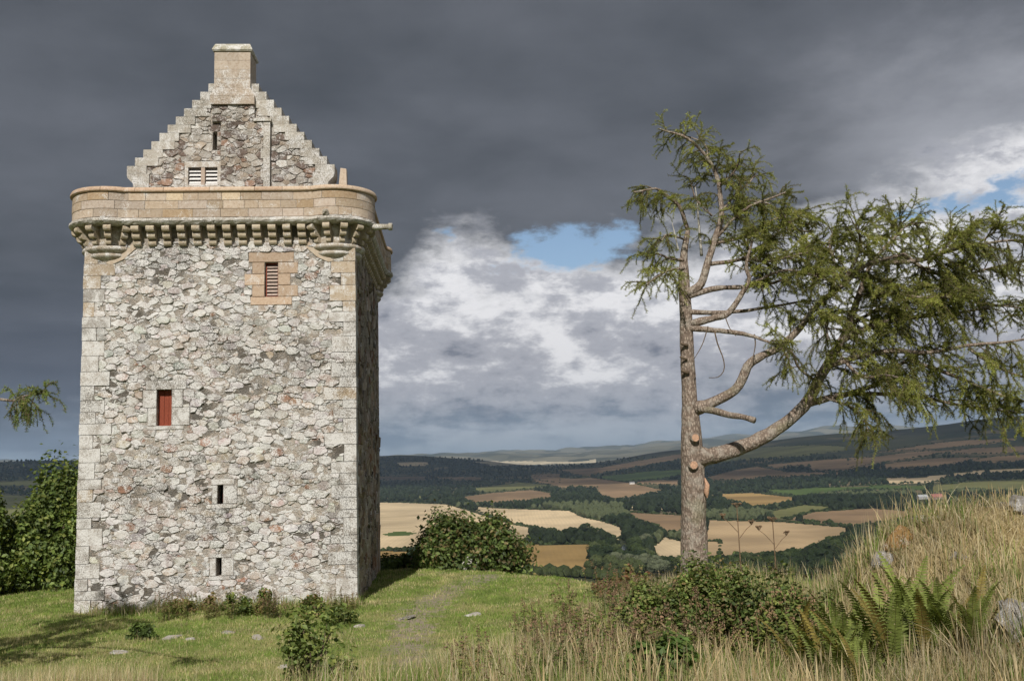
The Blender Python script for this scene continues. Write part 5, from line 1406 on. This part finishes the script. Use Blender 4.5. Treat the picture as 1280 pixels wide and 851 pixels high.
for k, (u, y_, lab) in enumerate(((745, 30, 'reddish-brown dock stalks on the lawn edge nearest the valley field'), (762, 27, 'rusty dock stalks beside the bramble edge'), (780, 24, 'brown-leaved dock stalks behind the small bramble bush'))):
    x_ = px_x(u, y_); shrub('dock_plant', (x_, y_, gz(x_, y_) - .03), .5, .4, .95, 420, .04, [BRN, (.2, .10, .055), OLV], 120 + k, lab, 'plant', lobes=9, flat=.2, stem_mat='brown_stem')

def herb_proto(seed, h, tints, heads):
    """upright weed: several leafy stems ending in small seed heads"""
    g = np.random.default_rng(seed); st = Soup(); Q, N_, S_, T_ = [], [], [], []; hd = Soup()
    for k in range(11):
        a, r_ = g.uniform(0, 6.28), g.uniform(.02, .22); hh = h * g.uniform(.55, 1.05); ln = g.normal(0, .10, 2)
        B = smooth_path(np.array([(r_ * math.cos(a), r_ * math.sin(a), -.03), (r_ * 1.2 * math.cos(a) + ln[0] * .4, r_ * 1.2 * math.sin(a) + ln[1] * .4, hh * .5), (r_ * 1.4 * math.cos(a) + ln[0], r_ * 1.4 * math.sin(a) + ln[1], hh)]), 12)
        V, q = tube_arrays(B, np.linspace(.004, .0018, 12), 4); st.add(V, q, (.2, .15, .08))
        for m_ in range(34):
            f = g.uniform(.08, .92) * 10.99; i = int(f); c = B[i] + (B[i + 1] - B[i]) * (f - i); d = g.normal(size=3); d[2] *= .5; d /= np.linalg.norm(d)
            Q.append(c + d * .035); N_.append(np.array([d[0] * .4, d[1] * .4, 1]) + g.normal(0, .3, 3)); S_.append(g.uniform(.009, .02)); T_.append(np.array(tints[g.integers(len(tints))]) * g.uniform(.7, 1.3))
        for m_ in range(14):
            c = B[-1] + g.normal(0, .016, 3) - np.array([0, 0, g.uniform(0, .10)]); hd.add(ICO1[0] * g.uniform(.005, .010) * np.array([1, 1, 1.4]) + c, ICO1[1], np.array(heads) * g.uniform(.7, 1.3))
    N_ = np.array(N_); N_ /= np.linalg.norm(N_, axis=1)[:, None]
    V, F_, C = leaf_mesh(np.array(Q), N_, np.array(S_), np.array(T_), g, 2.0)
    return np_mesh('foliage', V, F_, M['leaf'], C), st.mesh('stems', M['brown_stem']), hd.mesh('seed_heads', M['leaf'])
HERBS = [herb_proto(301, .75, [MDG, OLV, YLG], (.30, .21, .13)), herb_proto(302, .6, [OLV, BRN, YLG], (.33, .22, .15)), herb_proto(303, .9, [MDG, DKG, OLV], (.26, .17, .11)), herb_proto(304, .5, [YLG, MDG], (.40, .32, .20))]
HK = ['leafy green weed with brown seed heads on the slope', 'dull olive weed with pinkish-brown seed heads on the slope', 'tall dark green weed with brown seed heads on the slope', 'short yellow-green weed with straw seed heads on the slope']
gh = np.random.default_rng(5)
for k in range(86):
    if k >= 64: u, y_ = gh.uniform(195, 445), gh.uniform(27.6, 29.4)
    elif k < 30: u, y_ = gh.uniform(640, 800), gh.uniform(10, 20)
    elif k < 52: u, y_ = gh.uniform(780, 1020), gh.uniform(9.0, 11.2)
    else: u, y_ = gh.uniform(560, 760), gh.uniform(8, 12)
    w_ = int(gh.integers(4)); x_ = px_x(u, y_); e = empty('weed', (x_, y_, gz(x_, y_)), gh.uniform(0, 6.28)); sc = gh.uniform(.7, 1.05) * (.8 if k >= 52 else 1) * (1.15 if k >= 64 else 1); e.scale = (sc, sc, sc)
    for nm, me in zip(('foliage', 'stems', 'seed_heads'), HERBS[w_]):
        o = obj(nm, me, e)
        if nm != 'stems': o['kind'] = 'stuff'
    lab = HK[w_] if k < 64 else HK[w_].replace('on the slope', 'at the tower foot')
    tag(e, lab, 'weed', lab.replace('weed', 'weeds', 1))

def hogweed(u, v_top, y_, seed, label):
    g = np.random.default_rng(seed); x_ = px_x(u, y_); z0 = gz(x_, y_); top = at_depth(u, v_top, y_)[2]; h = top - z0
    e = empty('dead_hogweed', (x_, y_, z0)); tag(e, label, 'dried plant', 'dried hogweed stems')
    V, q = tube_arrays(smooth_path(np.array([(0, 0, -.02), (.01, .01, h * .5), (0, 0, h)]), 8), np.linspace(.009, .005, 8), 6); obj('stem', np_mesh('stem', V, q, M['brown_stem']), e)
    for (dx_, z_, r_) in ((0, h, .055), (-.16, h * .93, .035), (.15, h * .88, .032)):
        if dx_: V, q = tube_arrays([(0, 0, z_ - .16), (dx_ * .6, 0, z_ - .05), (dx_, 0, z_)], [.004, .0035, .003], 5); obj('stem', np_mesh('stem', V, q, M['brown_stem']), e)
        s = Soup()
        for k in range(22):
            a, q_ = g.uniform(0, 6.28), math.sqrt(g.random()); p1 = np.array((dx_ + r_ * q_ * math.cos(a), r_ * q_ * math.sin(a), z_ + .04 + g.normal(0, .006)))
            V, q = tube_arrays([(dx_, 0, z_ - .005), (p1 + (dx_, 0, z_)) / 2 + (0, 0, -.008), p1], [.0018] * 3, 3); s.add(V, q, (.2, .12, .06))
            s.add(ICO1[0] * np.array((.010, .010, .006)) + p1, ICO1[1], (.2, .13, .07))
        obj('umbel', s.mesh('umbel', M['brown_stem']), e)
hogweed(912, 634, 11.0, 1, 'tall dried hogweed with a flat brown head standing in front of the larch trunk base')
hogweed(955, 652, 11.4, 2, 'shorter dried hogweed leaning among the brambles on the fern side')

# ------------------------------------------------------------------ ferns
def frond_mesh(seed, L=.9):
    g = np.random.default_rng(seed); s = Soup(); n_ = 30
    th = np.linspace(0, 1, n_ + 1); ang = R(86) - R(48) * th ** 2.2
    P_ = np.zeros((n_ + 1, 3)); st = L / n_
    for k in range(n_): P_[k + 1] = P_[k] + st * np.array([math.cos(ang[k]), 0, math.sin(ang[k])])
    V, q = tube_arrays(P_, np.linspace(.005, .0015, n_ + 1), 4); s.add(V, q, (.12, .11, .04))
    for k in range(4, n_ + 1):
        f = k / n_; ln = .125 * math.sin(min(1, (f - .08) * 2.2) * math.pi / 2) * (1 - max(0, f - .3) / .72) ** .8 + .008
        tdir = np.array([math.cos(ang[min(k, n_ - 1)]), 0, math.sin(ang[min(k, n_ - 1)])])
        nrm = np.array([-tdir[2], 0, tdir[0]])
        for sd in (-1, 1):
            d = np.array([0, sd, 0]) * .93 + tdir * .36 - nrm * g.uniform(.0, .25); d /= np.linalg.norm(d); w = st * .42
            a, e_ = P_[k], P_[k] + d * ln - np.array([0, 0, ln * .12])
            m_ = a + d * ln * .5
            V = np.array([a - tdir * w, m_ - tdir * w * .95, e_, m_ + tdir * w * .95, a + tdir * w]); tint = np.array((.20, .245, .065)) * g.uniform(.8, 1.2)
            s.add(V, np.array([[0, 1, 4], [1, 3, 4], [1, 2, 3]]), tint)
    return s
FR = [frond_mesh(k, .82 + .1 * k) for k in range(4)]
FR[3].C = [c * np.array((1.25, .82, .9), np.float32) for c in FR[3].C]      # one withered frond
FR = [f.mesh('frond', M['fern']) for f in FR]
fern_spots = [(985, 9.2, .8), (1012, 8.9, .8), (1030, 9.3, .92), (1050, 8.8, .85), (1070, 9.2, .98), (1092, 8.8, .9), (1112, 9.1, .98), (1132, 8.7, .8), (1155, 8.7, .75), (1192, 8.4, .68), (1052, 8.2, .6)]
beside = ['beside the largest bramble bush', 'second from the brambles', 'third from the brambles, tall', 'in the middle of the fern bank, lower row', 'tallest in the middle of the fern bank', 'leaning in the middle of the fern bank', 'tall, below the orange-lichened rock', 'short, below the rocky mound', 'small, on the mound foot', 'smallest, alone nearest the big lichened rock', 'small, in front of the fern bank among dry grass']
for k, (u, y_, sc) in enumerate(fern_spots):
    y_ -= .75; sc *= .9
    g = np.random.default_rng(200 + k); x_ = px_x(u, y_); e = empty('fern', (x_, y_, gz(x_, y_) - .02), g.uniform(0, 6)); tag(e, 'green upright fern ' + beside[k], 'fern', 'ferns on the bank below the mound')
    nf = 11
    for q in range(nf):
        o = obj('frond', FR[g.integers(3) if g.random() > .08 else 3], e); sc_ = sc * g.uniform(.8, 1.1); o.scale = (sc_, sc_, sc_); o.rotation_euler = (g.normal(0, .12), g.uniform(-.12, .30), q * 6.283 / nf + g.normal(0, .25))

# ------------------------------------------------------------------ rocks
def rock(loc, size, seed, tint, label, group=None, flat=1.0, mat='field_rock'):
    g = np.random.default_rng(seed); V = lumpy(ICO3, seed, .45, 1.3)
    for _ in range(7):       # chisel with flat planes
        n_ = g.normal(size=3); n_[2] = abs(n_[2]) * .8; n_ /= np.linalg.norm(n_); c = g.uniform(.55, .85); d = V @ n_ - c; V -= np.where(d > 0, d, 0)[:, None] * n_ * .92
    V = V * np.array(size) * np.array([1, 1, flat])
    o = obj('rock', np_mesh('rock', V, ICO3[1], M[mat], np.tile(tint, (len(V), 1))), None, loc); o.rotation_euler = (g.normal(0, .1), g.normal(0, .1), g.uniform(0, 6)); tag(o, label, 'rock', group)
GR, ORG = (.27, .255, .235), (.30, .18, .07)
def rk(u, y_, size, seed, tint, label, dz=0.0, **kw):
    x_ = px_x(u, y_); rock((x_, y_, gz(x_, y_) + dz), size, seed, tint, label, **kw)
rk(1258, 7.5, (.24, .24, .2), 1, GR, 'big grey lichened boulder on the mound flank above the dry grass', .02)
rk(1268, 7.3, (.24, .2, .16), 2, ORG, 'orange-brown boulder face under the big grey boulder', -.14)
rk(1245, 10.3, (.26, .25, .17), 3, GR, 'pale grey rock outcrop crowning the mound', .04)
rk(1272, 10.0, (.2, .2, .17), 4, GR, 'smaller pale rock beside the outcrop crowning the mound', .08)
rk(1112, 10.1, (.2, .2, .15), 5, ORG, 'orange-lichened rock on the mound shoulder above the ferns', -.02)
rk(1092, 9.9, (.13, .12, .16), 6, GR, 'grey rock face just below the orange-lichened rock', -.06)
rk(1141, 10.6, (.10, .1, .07), 7, (.45, .43, .40), 'small pale stone on the mound skyline', .05)
rk(1157, 10.4, (.09, .08, .06), 8, (.45, .43, .40), 'small pale stone just below the mound skyline', .0)
rk(1182, 9.4, (.08, .08, .06), 9, GR, 'little grey stone in the dry grass of the mound', 0)
rk(1250, 8.0, (.07, .06, .05), 10, (.5, .48, .44), 'little white stone below the big boulder', -.02)
for k, (u, v, sx, sy, lab) in enumerate(((213, 797, .3, .22, 'flat pale stone in the turf, farthest along from the willow sapling'), (285, 791, .38, .2, 'long flat pale stone in the turf before the tower'), (323, 797, .42, .16, 'long flat pale stone in the turf beside the sapling'), (236, 799, .16, .14, 'small flat stone between the pale turf stones'), (448, 783, .2, .15, 'flat grey stone in the turf off the tower corner'), (360, 834, .25, .2, 'flat brownish stone in grass under the sapling'), (150, 815, .3, .16, 'low mossy stone in the turf before the shaded ground'), (505, 772, .3, .25, 'flat worn stone in the bare track'), (592, 768, .32, .26, 'flat worn stone beyond the bare track'))):
    Pq = ground_hit(u, v)
    if Pq is not None: rock((Pq[0], Pq[1], gz(Pq[0], Pq[1]) - .01), (sx, sy, .09), 30 + k, (.42, .39, .35), lab, 'flat stones in the turf', flat=.8)

# ------------------------------------------------------------------ grass
def blades(XY, h, w, colr, g, lean=.35, levels=3, bend=.5, prof=None):
    """bent strips; levels segments, pointed"""
    n_ = len(XY); z = ground(XY[:, 0], XY[:, 1]); a = g.uniform(0, 6.283, n_); ld_ = np.abs(g.normal(0, lean, n_))
    d = np.stack([np.cos(a), np.sin(a)], -1); fa = g.uniform(0, 6.283, n_); sd = np.stack([np.cos(fa), np.sin(fa), 0 * fa], -1)
    V = []; L_ = levels
    prof = prof or [1 - (k / L_) ** 1.5 for k in range(L_)]
    for k in range(L_ + 1):
        f = k / L_; hor = h * ld_ * (f * (1 - bend) + bend * f * f); up = h * (f - .28 * np.minimum(ld_, 1.2) * f * f)
        c = np.stack([XY[:, 0] + d[:, 0] * hor, XY[:, 1] + d[:, 1] * hor, z - .01 + up], -1)
        if k < L_: ww = (w * prof[k])[:, None]; V += [c - sd * ww, c + sd * ww]
        else: V.append(c)
    nv = 2 * L_ + 1; VV = np.stack(V, 1).reshape(-1, 3); k0 = np.arange(n_)[:, None] * nv; F_ = []
    for k in range(L_ - 1): F_ += [k0 + np.array([[2 * k, 2 * k + 1, 2 * k + 3]]), k0 + np.array([[2 * k, 2 * k + 3, 2 * k + 2]])]
    F_.append(k0 + np.array([[2 * L_ - 2, 2 * L_ - 1, 2 * L_]]))
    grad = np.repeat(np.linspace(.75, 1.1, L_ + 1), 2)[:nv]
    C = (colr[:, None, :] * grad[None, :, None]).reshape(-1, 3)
    return VV, np.concatenate(F_), C
def in_view(XY, pad=60):
    P_ = np.column_stack([XY, ground(XY[:, 0], XY[:, 1])]); u, v, d = project(P_)
    return (d > 3) & (u > -pad) & (u < 1280 + pad) & (v < 851 + pad * 2.2) & (outside(XY[:, 0], XY[:, 1]) < 2.5), u, v
def in_tower(XY, m_=.0):
    Q = np.column_stack([XY, 0 * XY[:, 0]]) - TO; x, y = Q @ ex, Q @ ey
    return (x > -m_) & (x < TW + m_) & (y > -m_) & (y < TDp + m_)
gg = np.random.default_rng(77)
def nz2(XY, sc, off_=0): return np.array([mnoise.noise(Vector((x * sc, y * sc, off_))) for x, y in XY])
DRY = np.array([(.56, .48, .31), (.49, .40, .24), (.66, .58, .42), (.40, .32, .18)]); GRN = np.array([(.175, .26, .055), (.215, .295, .07), (.14, .215, .045), (.27, .32, .10)])
def pick(A, n_): return A[gg.integers(0, len(A), n_)] * gg.uniform(.8, 1.2, (n_, 1))
# short turf of the knoll
n_ = 420000; XY = np.column_stack([gg.uniform(-26, 9, n_), 14 + gg.random(n_) ** 1.2 * 28]); ok, u, v = in_view(XY)
ok &= ~in_tower(XY); ok &= gg.random(n_) > bare_path(XY[:, 0], XY[:, 1]) * .8 * np.clip(.7 + 1.6 * nz2(XY, .9, 8), 0, 1)
XY = XY[ok]; n_ = len(XY); nn = nz2(XY, .6); n2_ = nz2(XY, 2.2, 5)
dry_p = np.clip(.24 + .95 * nn + .35 * n2_ + .25 * (XY[:, 1] < 26), .04, .85); isd = gg.random(n_) < dry_p
c = np.where(isd[:, None], pick(np.array([(.52, .46, .25), (.44, .385, .20), (.58, .52, .32)]), n_), pick(GRN, n_) * 1.15)
h = gg.uniform(.04, .11, n_) * (1 + .9 * np.clip(n2_, 0, 1))
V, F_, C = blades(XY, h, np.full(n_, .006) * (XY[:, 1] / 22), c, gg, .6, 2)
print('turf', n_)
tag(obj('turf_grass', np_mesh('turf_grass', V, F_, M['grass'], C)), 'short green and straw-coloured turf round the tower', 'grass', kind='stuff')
# rank grass on the slope towards the camera and along the foot of the tower
n_ = 60000; XY = np.column_stack([gg.uniform(-9, 4.5, n_), gg.uniform(6.5, 24, n_)]); ok, u, v = in_view(XY, 90)
k_ = np.clip((21.5 - XY[:, 1] + XY[:, 0] * 1.1) / 6 + .8 * nz2(XY, .5, 9), 0, 1) * np.clip((XY[:, 0] + 8.5) / 4, .25, 1)
ok &= gg.random(n_) < k_ * np.where(u < 330, .12, np.where(u < 540, .45, 1))
XY = XY[ok]; n_ = len(XY); nn = nz2(XY, .7, 2)
isd = gg.random(n_) < np.clip(.40 + .9 * nn, .08, .9); c = np.where(isd[:, None], pick(DRY, n_), pick(GRN, n_)); h = gg.uniform(.16, .46, n_) * np.where(isd, 1.15, .85)
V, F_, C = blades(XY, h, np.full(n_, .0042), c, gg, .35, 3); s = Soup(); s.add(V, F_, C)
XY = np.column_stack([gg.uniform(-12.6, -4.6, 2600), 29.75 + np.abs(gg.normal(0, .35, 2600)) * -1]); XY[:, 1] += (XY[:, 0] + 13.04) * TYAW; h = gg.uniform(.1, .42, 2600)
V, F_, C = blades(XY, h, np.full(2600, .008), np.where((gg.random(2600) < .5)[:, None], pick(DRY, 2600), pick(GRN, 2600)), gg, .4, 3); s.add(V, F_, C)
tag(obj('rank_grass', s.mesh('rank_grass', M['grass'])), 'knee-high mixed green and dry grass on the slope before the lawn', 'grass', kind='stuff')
# tall dry seeding grass in the foreground and on the mound
s = Soup()
n_ = 62000; XY = np.column_stack([gg.uniform(-.6, 7.8, n_), gg.uniform(5.2, 12.6, n_)]); ok, u, v = in_view(XY, 90)
mound = np.exp(-(((XY[:, 0] - 5.4) / 2.4) ** 2 + ((XY[:, 1] - 9.6) / 2.4) ** 2))
ok &= gg.random(n_) < np.clip((XY[:, 0] - .1 * XY[:, 1] + 1.2) * .8, .1, 1)
XY, mound = XY[ok], mound[ok]; n_ = len(XY); nn = nz2(XY, .8, 4)
isd = gg.random(n_) < np.clip(.52 + .9 * nn + .38 * mound - .5 * np.exp(-(((XY[:, 0] - 2.6) / 1.2) ** 2 + ((XY[:, 1] - 10) / 1.8) ** 2)), .08, .97); c = np.where(isd[:, None], pick(DRY, n_), pick(GRN, n_))
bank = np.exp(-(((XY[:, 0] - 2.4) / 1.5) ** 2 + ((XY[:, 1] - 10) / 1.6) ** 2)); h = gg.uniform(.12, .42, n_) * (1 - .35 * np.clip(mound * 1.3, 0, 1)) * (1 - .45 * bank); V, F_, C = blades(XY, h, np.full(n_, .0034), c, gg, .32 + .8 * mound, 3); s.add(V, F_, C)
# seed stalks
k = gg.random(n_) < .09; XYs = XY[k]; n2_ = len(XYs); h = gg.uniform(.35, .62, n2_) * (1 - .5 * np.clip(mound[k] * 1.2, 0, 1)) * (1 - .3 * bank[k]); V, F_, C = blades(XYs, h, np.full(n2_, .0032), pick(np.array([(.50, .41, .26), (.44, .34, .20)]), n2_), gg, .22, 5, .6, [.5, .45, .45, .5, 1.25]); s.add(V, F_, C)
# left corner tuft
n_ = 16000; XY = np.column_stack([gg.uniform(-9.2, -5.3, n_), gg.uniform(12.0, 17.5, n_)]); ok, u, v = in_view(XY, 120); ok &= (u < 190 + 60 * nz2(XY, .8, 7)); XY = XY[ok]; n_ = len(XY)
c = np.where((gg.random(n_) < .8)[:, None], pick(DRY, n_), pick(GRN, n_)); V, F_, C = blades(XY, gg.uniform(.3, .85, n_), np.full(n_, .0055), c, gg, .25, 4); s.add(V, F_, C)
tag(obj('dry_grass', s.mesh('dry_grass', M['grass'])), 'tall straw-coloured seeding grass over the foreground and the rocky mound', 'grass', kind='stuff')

# ------------------------------------------------------------------ clouds overhead whose shadow lies on the far valley, and the air
m, t, out = material('cloud_vapour'); bs = principled(t, out, (.8, .8, .82), 1.0, None, 0); M['cloud'] = m
tb = t.n.new('ShaderNodeBsdfTransparent'); ms = t.n.new('ShaderNodeMixShader'); ms.inputs[0].default_value = .55      # thin cloud lets part of the sun through both its faces
t.l.new(bs.outputs[0], ms.inputs[1]); t.l.new(tb.outputs[0], ms.inputs[2]); t.l.new(ms.outputs[0], out.inputs[0])
ALT = 4200.0
def cloud(xg, yg, rx, ry, seed, label):
    """cloud whose shadow centre falls at ground point (xg, yg)"""
    sh = Vector(to_sun) * (ALT / to_sun.z)
    V = lumpy(ICO3, seed, .5, 1.6) * np.array([rx, ry, 260]); V[:, 2] = np.where(V[:, 2] < 0, V[:, 2] * .35, V[:, 2])
    o = obj('cloud', np_mesh('cloud', V, ICO3[1], M['cloud'], None, True), None, (xg + sh.x, yg + sh.y, ALT + 0)); tag(o, label, 'cloud', 'dark clouds overhead')
for k, a in enumerate(((-2200, 5500, 2600, 2900), (1500, 5600, 2300, 2950), (4200, 5300, 2200, 3000), (-5200, 5200, 2600, 2900), (-800, 7600, 3000, 1500), (3000, 8000, 3000, 1500))):
    cloud(*a, 40 + k, 'dark cloud high overhead shading the far valley')
V = [(x, y, z) for z in (-118, 900) for (x, y) in ((-25500, -25500), (25500, -25500), (25500, 25500), (-25500, 25500))]
me = bpy.data.meshes.new('haze'); me.from_pydata(V, [], [(3, 2, 1, 0), (4, 5, 6, 7), (0, 1, 5, 4), (1, 2, 6, 5), (2, 3, 7, 6), (3, 0, 4, 7)]); me.update()
m, t, out = material('haze_air'); pv_ = t.n.new('ShaderNodeVolumePrincipled'); pv_.inputs['Color'].default_value = (.54, .73, 1, 1); pv_.inputs['Density'].default_value = 3.2e-5; pv_.inputs['Anisotropy'].default_value = 0.0
t.l.new(pv_.outputs[0], out.inputs['Volume']); me.materials.append(m)
tag(obj('haze', me), 'thin blue air between the knoll and the far hills', 'haze', kind='stuff')
